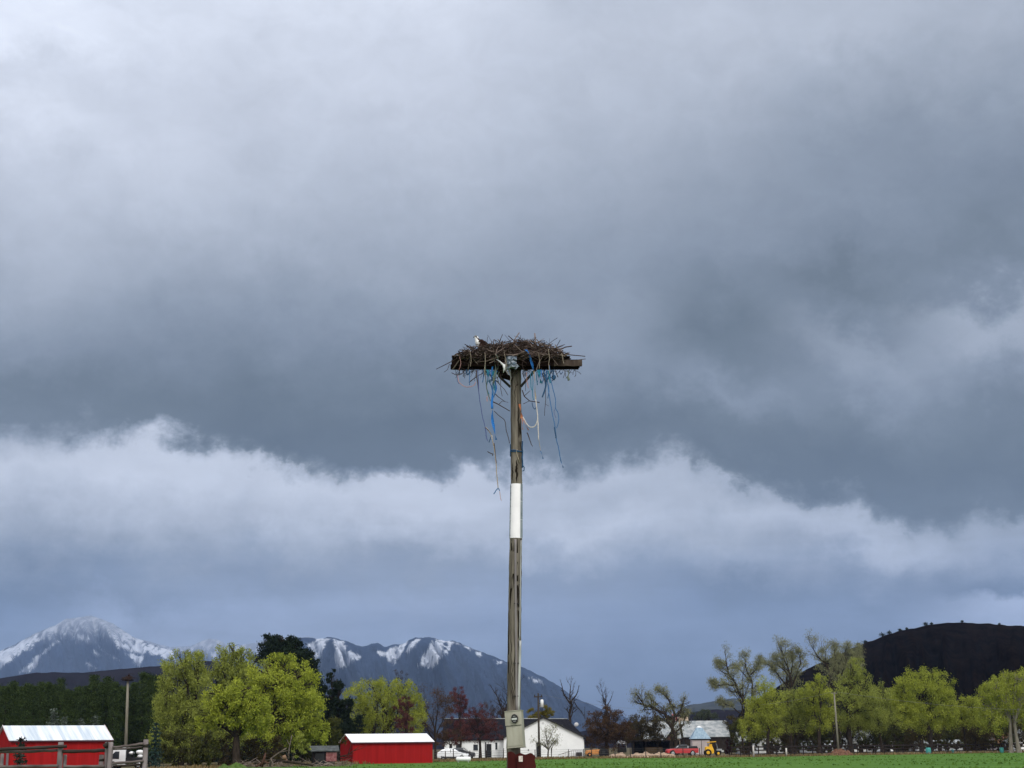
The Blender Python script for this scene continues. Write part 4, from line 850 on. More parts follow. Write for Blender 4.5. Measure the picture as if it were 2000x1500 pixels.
def bare(label, Y, u, paths, twig_leaf=None, r0=.16, group=None, depth=3, bark=None, name='bare_tree', spread=.55, lenf=.62, twl=.5, seed=1, cat='tree', nkids=(2, 4), tipcards=0, tuft=.34, rs=1.0):
    """a leafless tree: main limbs follow pixel paths (in metres at depth Y), finer branches grow from them"""
    rp_ = random.Random(seed+int(u)); rgn = np.random.default_rng(seed+int(abs(u)))
    foot = Vector((gx(u, Y), Y, 0)); root = thing(name, label, cat, foot, 0, group); b = MB(); tw = []
    def grow(p, d, l, r, dep):
        e = p+d*l; mid = p.lerp(e, .5)+Vector((rp_.gauss(0, 1), rp_.gauss(0, 1), rp_.gauss(0, .6)))*l*.07
        b.tube([p, mid, e], [r, r*.78, r*.55], 5 if r > .04 else 3, cap=False)
        if dep == 0: tw.append((e, d)); return
        for _ in range(rp_.randint(*nkids)):
            nd = (d+Vector((rp_.gauss(0, 1), rp_.gauss(0, 1), rp_.gauss(.25, .6)))*spread).normalized(); grow(p.lerp(e, rp_.uniform(.45, 1)), nd, l*lenf*rp_.uniform(.7, 1.2), r*.5, dep-1)
    for (pts, ra, rb) in paths:
        ra, rb = ra*rs, rb*rs; dy = rp_.uniform(-.6, .6) if pts[0][1] < 1440 else 0; n_ = len(pts)
        W = [P(a[0], a[1], Y)-foot+Vector((0, dy*i/n_, 0)) for i, a in enumerate(pts)]
        W2 = []
        for i in range(n_-1): W2 += [W[i], W[i].lerp(W[i+1], .5)+Vector((rp_.gauss(0, 1), rp_.gauss(0, 1), rp_.gauss(0, 1)))*(W[i+1]-W[i]).length*.05]
        W2.append(W[-1]); m_ = len(W2); b.tube(W2, [ra+(rb-ra)*i/(m_-1) for i in range(m_)], 7, cap=False)
        Lt = sum((W2[i+1]-W2[i]).length for i in range(m_-1))
        for i in range(1, m_):
            d = (W2[i]-W2[i-1]).normalized()
            for _ in range(rp_.randint(1, 3) if i > 1 else 0):
                nd = (d+Vector((rp_.gauss(0, 1), rp_.gauss(0, 1), rp_.gauss(.2, .6)))*spread*1.2).normalized()
                grow(W2[i], nd, max(.35, Lt*.16)*rp_.uniform(.6, 1.3)*twl/.5, (ra+(rb-ra)*i/(m_-1))*.5, depth-1)
        grow(W2[-1], (W2[-1]-W2[-2]).normalized(), max(.4, Lt*.16)*twl/.5, rb*.8, depth-1)
    b.build('trunk', bark or m_bark, root)
    if twig_leaf is not None and tipcards:
        P_ = np.array([tuple(e) for e, d in tw]); idx = np.repeat(np.arange(len(P_)), tipcards); C_ = P_[idx]+rgn.normal(size=(len(idx), 3))*tuft
        V, F = cards(C_, .32, .055, rgn, (0, 0, 1), .45); np_mesh('crown', V, F, twig_leaf, root)
    return root

# --- pines behind the left barn
GP = 'dark pines behind the left red barn'
pl = 'dark green pine in the dense row behind the left red barn'
rq = random.Random(21)
tops = [(-32, 1342), (-12, 1336), (5, 1338), (19, 1329), (34, 1340), (47, 1333), (61, 1338), (74, 1330), (87, 1331), (99, 1336), (112, 1324), (126, 1345), (138, 1348), (148, 1340), (163, 1338), (177, 1317), (191, 1331), (204, 1320), (218, 1330), (230, 1338), (243, 1340), (258, 1332), (275, 1312), (289, 1316), (303, 1318), (316, 1330)]
for i, (u, v) in enumerate(tops):
    lb = pl
    if u == 177: lb = 'tallest dark pine above the middle of the left red barn'
    if u == 19: lb = 'dark pine at the left edge, first of the row behind the barn'
    if u == 275: lb = 'tall dark pine just right of the left nest pole, beside the willow'
    conifer(lb, 214+rq.uniform(-6, 10), u, v, rq.uniform(14, 20), l_pine, GP, True, seed=i+1, bare=.12, dens=1.35)
for i, u in enumerate(range(-20, 320, 23)):
    conifer(pl, 236+rq.uniform(-5, 6), u+rq.uniform(-6, 6), rq.uniform(1352, 1368), 22, l_dark, GP, True, seed=60+i, bare=.1, dens=1.1)
conifer('pale blue-green spruce showing above the middle of the left barn roof', 163, 101, 1380, 34, l_spruce, None, False, 'spruce_tree', 3, bare=.06)
conifer('small grey spruce second from left above the left barn roof', 163, 123, 1396, 26, l_spruce, None, False, 'spruce_tree', 4, bare=.06)
conifer('small grey spruce third from left above the left barn roof', 163, 155, 1399, 26, l_spruce, None, False, 'spruce_tree', 5, bare=.06)
conifer('small grey spruce above the right part of the left barn roof', 163, 183, 1395, 24, l_spruce, None, False, 'spruce_tree', 6, bare=.06)
l_spruce_d = leafmat('dark_spruce_needle', (.012, .018, .015), (.045, .055, .046), .1)
conifer('small dark spruce with a bare tip standing in front of the left red barn', 112, 40, 1436, 17, l_spruce_d, None, False, 'spruce_tree', 7, bare=.03)
conifer('dark blue-green spruce at the left foot of the big willow', 152, 303, 1408, 22, leafmat('teal_spruce_needle', (.010, .024, .022), (.045, .075, .062), .1), None, False, 'spruce_tree', 8, bare=.03)

for i, u in enumerate(range(322, 720, 21)):
    conifer('low dark conifer in the shade behind the big willows', 232+rq.uniform(-5, 6), u+rq.uniform(-6, 6), rq.uniform(1385, 1412), 24, l_dark, 'low dark conifers behind the big willows', True, 'conifer_tree', seed=90+i, bare=.03, dens=1.2)
# --- big willows left of the barn
leafy('willow_tree', 'left willow of the big clump, thin grey-green top beside the dark pines', 'tree', 188, [(352, 0), (372, 0)], [(330, 1318, 24, 32), (352, 1290, 22, 26), (380, 1290, 24, 28), (325, 1360, 26, 34), (352, 1340, 34, 36), (385, 1340, 34, 40), (330, 1405, 34, 36), (365, 1395, 42, 38), (320, 1440, 24, 30), (400, 1400, 30, 36), (352, 1372, 40, 30), (340, 1445, 38, 30), (385, 1430, 34, 34)], l_mid, dens=.8, hang=.5, clump=.3, fork=.3)
leafy('willow_tree', 'tall thin-topped willow in the middle back of the big clump', 'tree', 192, [(440, 0)], [(432, 1290, 20, 28), (455, 1272, 22, 22), (476, 1282, 22, 26), (425, 1330, 32, 34), (462, 1320, 36, 36), (495, 1312, 30, 34), (445, 1365, 40, 34), (420, 1395, 36, 34), (480, 1360, 40, 34), (450, 1425, 50, 30)], l_mid, dens=.8, hang=.4, clump=.3)
leafy('willow_tree', 'broad yellow-green willow on the right of the big clump with dark forked limbs', 'tree', 173, [(538, 0)], [(512, 1312, 36, 32), (548, 1300, 30, 28), (578, 1320, 32, 32), (600, 1345, 30, 36), (540, 1345, 50, 38), (505, 1360, 36, 34), (585, 1380, 44, 36), (615, 1395, 26, 36), (545, 1400, 44, 30), (620, 1425, 24, 26), (575, 1350, 40, 36), (520, 1385, 40, 34), (580, 1420, 40, 30), (530, 1432, 40, 28)], l_bright, dens=.85, hang=.35, fork=.3, clump=.28, r0=.42)
leafy('willow_tree', 'brightest yellow-green willow at the front of the big clump with a dark forked trunk', 'tree', 160, [(463, 0)], [(430, 1365, 34, 28), (468, 1352, 34, 26), (500, 1372, 30, 28), (412, 1392, 26, 26), (440, 1402, 36, 24), (480, 1402, 34, 24), (512, 1400, 24, 26), (425, 1352, 24, 18), (450, 1380, 40, 30), (490, 1390, 36, 26), (404, 1418, 26, 24)], l_bright, dens=.9, hang=.3, fork=.40, clump=.28, r0=.40)
leafy('shrub', 'dull olive thicket at the left foot of the big willows', 'shrub', 156, [(345, 0), (375, 0)], [(335, 1452, 30, 26), (370, 1450, 34, 30), (405, 1452, 30, 26), (350, 1475, 34, 16), (395, 1476, 36, 14), (320, 1470, 18, 20)], l_olive, dens=1.0, hang=.2, fork=.3, r0=.1)
leafy('shrub', 'dark tangled undergrowth beneath the front willow', 'shrub', 163, [(430, 0), (500, 0)], [(440, 1462, 34, 24), (480, 1468, 34, 20), (520, 1458, 32, 28), (455, 1480, 40, 12), (505, 1482, 40, 10)], l_brol, dens=1.0, hang=.1, fork=.3, r0=.08)
leafy('tree', 'dark olive low tree under the right side of the big willows', 'tree', 178, [(590, 0)], [(570, 1435, 36, 32), (605, 1440, 36, 34), (640, 1430, 28, 30), (560, 1465, 30, 22), (610, 1465, 32, 20), (655, 1445, 20, 26)], l_olive, dens=.8, hang=.2, fork=.3)
leafy('shrub', 'small yellow-olive bush beside the little grey-roofed shed', 'shrub', 161, [(590, 0)], [(588, 1452, 13, 18), (596, 1464, 12, 12), (580, 1466, 12, 12)], l_mid, dens=.8, fork=.3, r0=.05, ln=.3)
leafy('conifer_tree', 'huge dark conifer with a rounded top rising behind the big willows', 'tree', 220, [(545, 0)], [(528, 1258, 22, 18), (545, 1256, 28, 17), (562, 1264, 26, 20), (578, 1278, 26, 24), (592, 1296, 24, 26), (540, 1282, 38, 26), (566, 1300, 40, 34), (604, 1318, 20, 28), (612, 1340, 20, 30), (590, 1340, 34, 40), (560, 1350, 55, 40)], l_dark, dens=2.2, fork=.7, ln=.36, wd=.14, clump=.34)
leafy('conifer_tree', 'dark cone-shaped conifer between the big willows and the yellow willow', 'tree', 204, [(655, 0)], [(650, 1322, 10, 12), (656, 1334, 14, 14), (646, 1345, 14, 14), (660, 1356, 18, 18), (648, 1370, 22, 20), (668, 1382, 20, 20), (654, 1400, 30, 24), (672, 1416, 22, 22), (650, 1430, 34, 26), (676, 1440, 18, 20)], l_dark, dens=2.0, fork=.7, ln=.36, wd=.14, clump=.3)
# --- middle
leafy('willow_tree', 'rounded yellow-green willow standing behind the right red barn', 'tree', 238, [(732, 0), (752, 0)], [(692, 1358, 24, 26), (722, 1344, 30, 22), (755, 1342, 32, 20), (786, 1352, 28, 26), (808, 1372, 22, 28), (705, 1388, 26, 30), (745, 1375, 44, 32), (785, 1390, 36, 32), (730, 1415, 34, 24), (812, 1402, 20, 26), (700, 1420, 24, 22)], l_yell, dens=.72, hang=.5, fork=.32, clump=.26, r0=.3)
leafy('bare_tree', 'narrow reddish-brown tree in front of the yellow willow behind the barn', 'tree', 229, [(790, 0)], [(789, 1365, 10, 20), (784, 1395, 15, 24), (797, 1400, 14, 26), (790, 1425, 19, 20)], l_red, dens=.55, ln=.5, wd=.06, fork=.6, hang=0)
leafy('bare_tree', 'thin faint purple leafless top showing above the yellow willow', 'tree', 262, [(780, 0)], [(776, 1322, 12, 16), (792, 1326, 10, 14), (782, 1345, 14, 14)], l_bare, dens=.14, ln=.5, wd=.05, fork=.7, r0=.09)
leafy('bare_tree', 'reddish-purple oval twiggy tree standing tall left of the nest pole', 'tree', 272, [(897, 0)], [(893, 1356, 12, 18), (890, 1378, 15, 20), (905, 1368, 12, 18), (912, 1384, 8, 16), (898, 1400, 16, 18)], leafmat('purple_bud_twigs', (.07, .022, .026), (.16, .062, .065), .2), dens=.62, ln=.5, wd=.06, fork=.5, r0=.18)
bare('fan-shaped bare brown tree just right of the right red barn', 242, 850, [([(850, 1482), (850, 1440), (842, 1405), (832, 1380)], .2, .05), ([(850, 1440), (853, 1400), (854, 1370)], .14, .04), ([(851, 1445), (864, 1410), (872, 1382)], .13, .04), ([(850, 1450), (835, 1425), (826, 1405)], .1, .04)], l_brown, depth=4, tipcards=5, seed=5, twl=.6)
leafy('bare_tree', 'brown-red twiggy tree spreading in front of the left part of the house roof', 'tree', 246, [(938, 0)], [(918, 1415, 26, 22), (948, 1412, 26, 24), (930, 1395, 22, 18), (962, 1428, 20, 20), (900, 1432, 24, 20), (935, 1436, 32, 14)], l_red, dens=.38, ln=.5, wd=.06, fork=.5, r0=.2, twigs=12)
leafy('bare_tree', 'low brown twiggy tree behind the white car', 'tree', 256, [(882, 0)], [(875, 1430, 20, 22), (895, 1440, 18, 16), (860, 1445, 14, 18)], l_brown, dens=.45, ln=.5, wd=.06, fork=.5, r0=.15)
leafy('bare_tree', 'hazy brown bare trees right behind the house roof, left of the nest pole', 'tree', 300, [(955, 0)], [(950, 1385, 16, 16), (968, 1392, 16, 14), (985, 1392, 14, 16)], l_bare, dens=.2, ln=.5, wd=.05, fork=.5, r0=.12)
bare('dark leafless tree half hidden behind the nest pole', 305, 981, [([(981, 1480), (981, 1410), (986, 1390), (994, 1368), (997, 1345)], .26, .07), ([(982, 1405), (976, 1375), (970, 1358), (962, 1346)], .18, .06), ([(976, 1378), (966, 1370)], .08, .03)], depth=3, seed=9, spread=.5)
bare('gnarled dead tree behind the house right of the nest pole', 305, 1113, [([(1113, 1480), (1113, 1405), (1115, 1385), (1113, 1366), (1114, 1345)], .34, .09), ([(1114, 1375), (1104, 1360), (1099, 1348), (1096, 1334)], .17, .05), ([(1114, 1372), (1124, 1360), (1130, 1344)], .18, .06), ([(1122, 1372), (1134, 1388), (1141, 1400)], .1, .05), ([(1141, 1400), (1142, 1384)], .06, .03)], depth=3, seed=11, spread=.45, twl=.35)
leafy('tree', 'yellow-green tree top showing behind the ridge of the white house', 'tree', 292, [(1055, 0)], [(1045, 1393, 14, 14), (1060, 1389, 16, 14), (1070, 1398, 14, 12), (1052, 1405, 22, 12)], leafmat('mustard_leaf', (.10, .09, .012), (.24, .20, .03)), dens=.9, fork=.5)
bare('small pale bare tree standing in front of the white gable', 237, 1071, [([(1071, 1483), (1071, 1464), (1068, 1448), (1066, 1434)], .14, .04), ([(1071, 1466), (1078, 1454), (1086, 1444)], .10, .035), ([(1071, 1464), (1060, 1455), (1050, 1450)], .09, .03), ([(1077, 1482), (1078, 1462), (1084, 1452)], .07, .03), ([(1069, 1450), (1075, 1438), (1080, 1428)], .06, .02)], l_grey, depth=4, seed=13, bark=m_bark_grey, twl=.55, tipcards=1)
leafy('tree', 'bushy brown tree with a bare dead top right of the white house', 'tree', 276, [(1186, 0)], [(1186, 1395, 24, 20), (1165, 1415, 24, 24), (1205, 1412, 26, 24), (1185, 1425, 34, 22), (1222, 1432, 22, 22), (1160, 1440, 20, 20), (1190, 1450, 34, 18)], l_brown, dens=.6, ln=.42, wd=.1, fork=.5, r0=.25)
bare('bare dead antler-like top behind the bushy brown tree', 280, 1184, [([(1184, 1480), (1185, 1400), (1184, 1385), (1180, 1368), (1176, 1352)], .2, .05), ([(1184, 1385), (1191, 1370), (1196, 1356)], .10, .03), ([(1182, 1374), (1183, 1358), (1182, 1347)], .08, .03)], depth=3, seed=17, spread=.4, twl=.35)
leafy('tree', 'dense dark brown tree over the dark open shed', 'tree', 290, [(1255, 0)], [(1248, 1418, 24, 24), (1270, 1412, 22, 22), (1258, 1436, 32, 20), (1236, 1440, 18, 20), (1285, 1430, 18, 20)], l_brol, dens=.8, ln=.42, wd=.1, fork=.5)
bare('gnarled pollarded tree with club-like tufted limbs right of the brown trees', 268, 1318, [([(1322, 1482), (1320, 1445), (1312, 1420), (1300, 1395), (1278, 1384), (1258, 1378), (1250, 1366)], .36, .14), ([(1312, 1420), (1318, 1395), (1308, 1370), (1300, 1360), (1290, 1352)], .26, .07), ([(1308, 1372), (1300, 1352), (1287, 1348)], .08, .04), ([(1318, 1400), (1330, 1385), (1336, 1366)], .2, .07), ([(1320, 1430), (1335, 1415), (1342, 1395)], .18, .07), ([(1270, 1382), (1272, 1366), (1268, 1358)], .14, .08)], l_grey, depth=3, seed=19, tipcards=9, spread=.6, twl=.3)
leafy('tree', 'sparse grey-brown crown of the old tree in front of the grey house', 'tree', 274, [(1310, 0)], [(1310, 1380, 16, 20), (1336, 1378, 14, 22), (1294, 1400, 20, 18), (1325, 1410, 22, 20), (1276, 1374, 12, 14)], l_brol, dens=.26, ln=.42, wd=.08, fork=.5)
leafy('tree', 'far rounded grey-green tree above the pale metal roof', 'tree', 400, [(1378, 0)], [(1370, 1400, 16, 14), (1388, 1402, 16, 13), (1378, 1394, 12, 8)], leafmat('misty_leaf', (.045, .058, .04), (.09, .105, .07)), dens=.9, fork=.5)
leafy('shrub', 'dark maroon columnar shrub right of the yellow tractor', 'shrub', 262, [(1424, 0)], [(1423, 1455, 6, 10), (1425, 1466, 7, 10), (1422, 1474, 8, 6)], leafmat('maroon_leaf', (.022, .010, .012), (.055, .022, .025)), dens=1.3, fork=.5, r0=.06, ln=.25, wd=.1)
# --- right-hand trees
bare('gnarled cottonwood with pale tufted limbs, leftmost of the right-hand trees', 262, 1458, [([(1460, 1478), (1458, 1400), (1454, 1370), (1442, 1349), (1424, 1318), (1418, 1290)], .42, .12), ([(1436, 1338), (1418, 1336), (1398, 1340), (1392, 1334)], .2, .08), ([(1424, 1318), (1408, 1310), (1402, 1296)], .16, .06), ([(1462, 1400), (1470, 1364), (1470, 1336), (1460, 1312), (1456, 1290)], .3, .09), ([(1466, 1318), (1476, 1308), (1483, 1290)], .16, .06), ([(1465, 1330), (1445, 1308), (1436, 1302)], .14, .05), ([(1456, 1395), (1430, 1380), (1410, 1372)], .16, .06)], l_grey, depth=3, seed=23, tipcards=20, rs=.72, spread=.6, twl=.30, bark=m_bark)
bare('gnarled cottonwood with upswept dark limbs, second of the right-hand trees', 276, 1545, [([(1548, 1478), (1546, 1400), (1545, 1345), (1542, 1315), (1532, 1290), (1528, 1274)], .4, .1), ([(1545, 1350), (1525, 1325), (1508, 1305), (1497, 1296)], .26, .07), ([(1545, 1345), (1556, 1318), (1564, 1295), (1560, 1276)], .26, .08), ([(1543, 1325), (1520, 1300), (1514, 1286)], .2, .06), ([(1544, 1320), (1548, 1298), (1545, 1280)], .2, .06), ([(1558, 1315), (1572, 1300)], .12, .05)], l_grey, depth=3, seed=29, tipcards=20, rs=.72, spread=.55, twl=.28)
bare('gnarled cottonwood with tall dark limbs against the hill, third of the right-hand trees', 276, 1632, [([(1632, 1478), (1628, 1400), (1622, 1345), (1620, 1310), (1600, 1285), (1588, 1266)], .42, .09), ([(1622, 1345), (1628, 1310), (1632, 1285), (1630, 1268)], .3, .08), ([(1626, 1345), (1645, 1315), (1654, 1290), (1652, 1270)], .28, .08), ([(1630, 1350), (1660, 1320), (1672, 1295), (1675, 1276)], .25, .08), ([(1602, 1290), (1606, 1272)], .12, .05), ([(1650, 1305), (1642, 1285)], .12, .05)], l_grey, depth=3, seed=31, tipcards=20, rs=.72, spread=.5, twl=.3)
l_pale = leafmat('pale_catkin_leaf', (.14, .15, .07), (.34, .35, .18), .3)
leafy('cottonwood_haze' if False else 'cottonwood_tree', 'pale thin-leaved cottonwood standing just behind the leftmost gnarled one', 'tree', 268, [(1452, 0)], [(1400, 1334, 14, 12), (1414, 1302, 13, 17), (1430, 1330, 20, 22), (1458, 1302, 15, 18), (1478, 1308, 12, 20), (1445, 1355, 18, 18)], l_pale, dens=.30, fork=.55, r0=.16, clump=.35, twigs=9)
leafy('cottonwood_tree', 'pale thin-leaved cottonwood standing just behind the second gnarled one', 'tree', 283, [(1542, 0)], [(1528, 1290, 18, 18), (1548, 1300, 20, 24), (1563, 1290, 11, 15), (1510, 1308, 16, 15), (1540, 1325, 26, 20)], l_pale, dens=.34, fork=.55, r0=.16, clump=.35, twigs=9)
leafy('cottonwood_tree', 'pale thin-leaved cottonwood standing just behind the third gnarled one', 'tree', 283, [(1640, 0)], [(1622, 1280, 22, 18), (1648, 1276, 22, 18), (1670, 1286, 17, 20), (1600, 1292, 12, 18), (1642, 1308, 36, 24)], l_pale, dens=.36, fork=.55, r0=.16, clump=.35, twigs=9)
RT = [
 ('willow_tree', 'yellow-green willow under the leftmost gnarled cottonwood', 256, [(1500, 0)], [(1492, 1352, 24, 28), (1478, 1385, 24, 30), (1508, 1378, 28, 30), (1470, 1415, 26, 24), (1500, 1412, 30, 24)], l_yell, .7),
 ('willow_tree', 'mid green willow beneath the second gnarled cottonwood', 262, [(1552, 0)], [(1535, 1372, 26, 28), (1560, 1368, 24, 28), (1542, 1402, 34, 26), (1575, 1400, 26, 26)], l_mid, .75),
 ('willow_tree', 'bright willow between the second and third gnarled cottonwoods', 258, [(1598, 0)], [(1598, 1338, 22, 24), (1588, 1365, 26, 28), (1610, 1368, 22, 28), (1598, 1400, 32, 28)], l_yell, .72),
 ('willow_tree', 'loose green willow at the foot of the dark hill, right of the thin street pole', 268, [(1662, 0)], [(1672, 1300, 20, 20), (1660, 1335, 28, 28), (1690, 1350, 28, 34), (1655, 1375, 34, 32), (1700, 1385, 30, 30), (1675, 1408, 36, 24)], l_mid, .66),
 ('willow_tree', 'olive-green willow left of the big round willow', 272, [(1722, 0)], [(1722, 1360, 24, 28), (1740, 1385, 26, 28), (1715, 1400, 30, 26)], l_mid, .7),
 ('willow_tree', 'big round yellow-green willow in front of the dark hill', 254, [(1818, 0), (1800, 0)], [(1780, 1328, 30, 24), (1812, 1322, 34, 22), (1840, 1338, 26, 26), (1762, 1358, 28, 28), (1800, 1355, 46, 30), (1842, 1368, 28, 30), (1775, 1390, 34, 28), (1815, 1395, 46, 28), (1855, 1395, 20, 24)], l_yell, .78),
 ('willow_tree', 'low bright willow between the two biggest round willows', 262, [(1888, 0)], [(1882, 1378, 22, 22), (1900, 1382, 22, 22), (1890, 1402, 34, 24)], l_yell, .75),
 ('willow_tree', 'large yellow-green willow at the right edge with pale bare trunks', 252, [(1975, 0), (1988, 0)], [(1940, 1342, 26, 24), (1968, 1326, 26, 20), (1998, 1328, 28, 22), (2030, 1340, 28, 24), (1925, 1372, 28, 28), (1965, 1362, 38, 30), (2005, 1368, 38, 34), (1940, 1402, 34, 26), (2020, 1400, 34, 28)], l_yell, .76)]
for nm, lb, Y, tr, lo, lf, dn in RT: leafy(nm, lb, 'tree', Y, tr, lo, lf, dens=dn, hang=.4, fork=.4, clump=.27, group='willows along the right-hand lane', bark=m_bark_pale if 'pale bare' in lb else m_bark)
conifer('small dark conifer top between the willows in front of the dark hill', 290, 1728, 1322, 17, l_spruce_d, None, False, 'conifer_tree', 12, bare=.1)
US = [(1462, 'olive scrub tree under the leftmost cottonwood', l_olive), (1505, 'brown-olive scrub tree behind the rail fence, left end', l_brol), (1560, 'brown-olive scrub tree under the second cottonwood', l_brol), (1605, 'olive scrub tree left of the thin street pole', l_olive),
      (1655, 'brown-olive scrub tree right of the thin street pole', l_brol), (1705, 'olive scrub tree left of the big round willow', l_olive), (1750, 'dark olive scrub tree under the left of the big round willow', l_olive), (1800, 'brown-olive scrub tree under the big round willow', l_brol),
      (1850, 'olive scrub tree right of the big round willow trunk', l_olive), (1905, 'brown-olive scrub tree under the low bright willow', l_brol), (1950, 'olive scrub tree left of the pale trunks', l_olive), (2005, 'brown-olive scrub tree at the right edge', l_brol)]
for i, (u, lb, lf) in enumerate(US):
    leafy('scrub_tree', lb, 'tree', 272+(i*7) % 15, [(u, 0)], [(u-14, 1425, 22, 20), (u+14, 1422, 22, 20), (u, 1412, 26, 18), (u-8, 1440, 22, 14), (u+20, 1440, 18, 12)], lf, dens=.62, hang=.25, fork=.4, group='scrub trees under the willows on the right', r0=.14)
for i, u in enumerate(range(1440, 2060, 25)):
    uu = u+rq.uniform(-5, 5); vt = rq.uniform(1392, 1412)
    leafy('background_tree', 'dim olive-brown tree in the far row behind the right-hand willows and houses', 'tree', 345+rq.uniform(-5, 8), [(uu, 0)], [(uu-9, vt+14, 16, 15), (uu+9, vt+16, 16, 15), (uu, vt+32, 20, 16), (uu-5, vt+46, 18, 12)], l_olive if i % 2 else l_brol, dens=.75, group='far row of trees behind the right-hand willows', ln=.45, wd=.18, r0=.12, twigs=4, fork=.3)
for i, u in enumerate(range(1438, 2040, 15)):
    if 1476 < u < 1500 or 1655 < u < 1672 or 1725 < u < 1738: continue
    leafy('low_bush', 'low dark brown bush close behind the rail fence on the right', 'bush', 283+rq.uniform(-4, 4), [(u, 0)], [(u-4, 1456-(u-1438)*.011, 9, 8), (u+5, 1457-(u-1438)*.011, 9, 8), (u, 1464-(u-1438)*.011, 11, 6)], l_brol if i % 3 else l_olive, dens=.9, group='low bushes behind the rail fence', r0=.05, twigs=3, fork=.3, ln=.35, wd=.13)
# junipers dotted on the skyline of the dark hill
for i, (u, v, r) in enumerate([(1676, 1259, 3.5), (1690, 1254, 3), (1723, 1241, 5.5), (1737, 1236.5, 4), (1758, 1231, 3), (1771, 1228.5, 2.2), (1808, 1220, 4.2), (1819, 1218.5, 2.2), (1879, 1214, 2.0), (1952, 1219, 1.6), (1655, 1269, 3)]):
    rgn = np.random.default_rng(i+300); p = P(u, v, 600); root = thing('juniper', 'small dark juniper bush on the skyline of the dark hill', 'bush', p-Vector((0, 0, r*.07)), 0, 'junipers on the hill skyline'); rad = r*.21
    C_ = rgn.normal(size=(260, 3))*np.array([rad*.5, rad*.5, rad*.36])+np.array([0, 0, rad*.5]); V, F = cards(C_, .35, .2, rgn); np_mesh('crown', V, F, l_dark, root); MB().tube([(0, 0, -rad), (0, 0, rad*.6)], [.25, .1], 5).build('trunk', m_bark, root)

# ------------------------------------------------------------------ buildings
m_red = mat('barn_red_metal', (.25, .010, .010), (.32, .013, .013), scale=1.2, rough=.8, spec=.03, stretch=(3, 3, .15), detail=5)
m_redtrim = mat('dark_barn_trim', (.05, .012, .02), (.07, .02, .03), rough=.6)
m_roofw = mat('white_metal_roof', (.72, .74, .76), (.82, .83, .84), scale=1.0, rough=.4, stretch=(2, .3, 1), spec=.5)
m_roofg = mat('streaked_metal_roof', (.42, .49, .56), (.72, .75, .78), scale=1.3, rough=.4, stretch=(2.2, .12, .12), detail=4, spec=.5)
m_roofpink = mat('pinkish_roof_edge', (.62, .52, .52), (.72, .64, .64), rough=.5)
m_char = mat('charcoal_shingles', (.008, .008, .011), (.018, .018, .024), scale=3, rough=.95, spec=.1, detail=8)
m_wall = mat('white_painted_wall', (.76, .77, .76), (.82, .83, .82), scale=.8, rough=.8)
m_fascia = mat('black_fascia', (.008, .008, .010), (.014, .014, .016), rough=.6)
m_glass = mat('dark_window_glass', (.012, .014, .018), (.03, .035, .04), scale=2, rough=.15, spec=.6)
m_dwood = mat('dark_timber', (.016, .012, .010), (.035, .027, .022), scale=5, rough=.95, stretch=(1, 1, .3))
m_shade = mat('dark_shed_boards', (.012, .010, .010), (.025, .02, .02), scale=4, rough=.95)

def gable_parts(root, Lx, W, hw, hr, wallm, roofm, over=.25, th=.08, trim=None, ribs=0, gable_axis='x', wall=True, edge=None):
    """building body in local coordinates: x 0..Lx along the front, y 0..W to the back, ridge along gable_axis"""
    b = MB()
    if gable_axis == 'x':
        b.prism([Vector((0, 0, 0)), Vector((0, W, 0)), Vector((0, W, hw)), Vector((0, W/2, hr)), Vector((0, 0, hw))], (Lx, 0, 0))
    else:
        b.prism([Vector((0, 0, 0)), Vector((Lx, 0, 0)), Vector((Lx, 0, hw)), Vector((Lx/2, 0, hr)), Vector((0, 0, hw))], (0, W, 0))
    wl = b.build('wall', wallm, root)
    b = MB(); rb = MB()
    if gable_axis == 'x':
        s = (hr-hw)/(W/2)
        for sg in (0, 1):
            y0 = -over if sg == 0 else W+over; z0 = hw-over*s; a = Vector((-over, y0, z0+.01)); e = Vector((-over, W/2, hr+.01)); n_ = Vector((0, 0, th))
            b.prism([a, e, e+n_, a+n_], (Lx+2*over, 0, 0))
            if ribs and sg == 0:
                for i in range(ribs+1):
                    x = -over+.02+(Lx+2*over-.08)*i/ribs; rb.prism([Vector((x, y0, z0+th+.011)), Vector((x, W/2, hr+th+.011)), Vector((x, W/2, hr+th+.045)), Vector((x, y0, z0+th+.045))], (.04, 0, 0))
    else:
        s = (hr-hw)/(Lx/2)
        for sg in (0, 1):
            x0 = -over if sg == 0 else Lx+over; z0 = hw-over*s; a = Vector((x0, -over, z0+.01)); e = Vector((Lx/2, -over, hr+.01)); n_ = Vector((0, 0, th))
            b.prism([a, e, e+n_, a+n_], (0, W+2*over, 0))
    rf = b.build('roof', roofm, root)
    if ribs: rb.build('standing_seams', roofm, rf)['kind'] = 'stuff'
    if trim:
        t = MB(); z0 = hw-over*s
        if gable_axis == 'x': t.box((Lx/2, -over-.012, z0-.02), (Lx+2*over, .02, .13)); t.build('eave_trim', trim, rf)
        else:
            for sg in (-1, 1):
                x0 = Lx/2+sg*(Lx/2+over); tt = MB(); a = Vector((x0, -over-.03, z0-.16)); e = Vector((Lx/2, -over-.03, hr-.16)); tt.prism([a, e, e+Vector((0, 0, .26)), a+Vector((0, 0, .26))], (0, .028, 0)); tt.build('fascia', trim, rf)
    return wl, rf
def window(root, x, z, w_, h_, y=0.0, frame=None, name='window'):
    f = MB().box((x, y-.02, z), (w_+.12, .05, h_+.12)).build(name, frame or m_wall, root)
    MB().box((x, y-.047, z), (w_, .02, h_)).build('pane', m_glass, f); return f

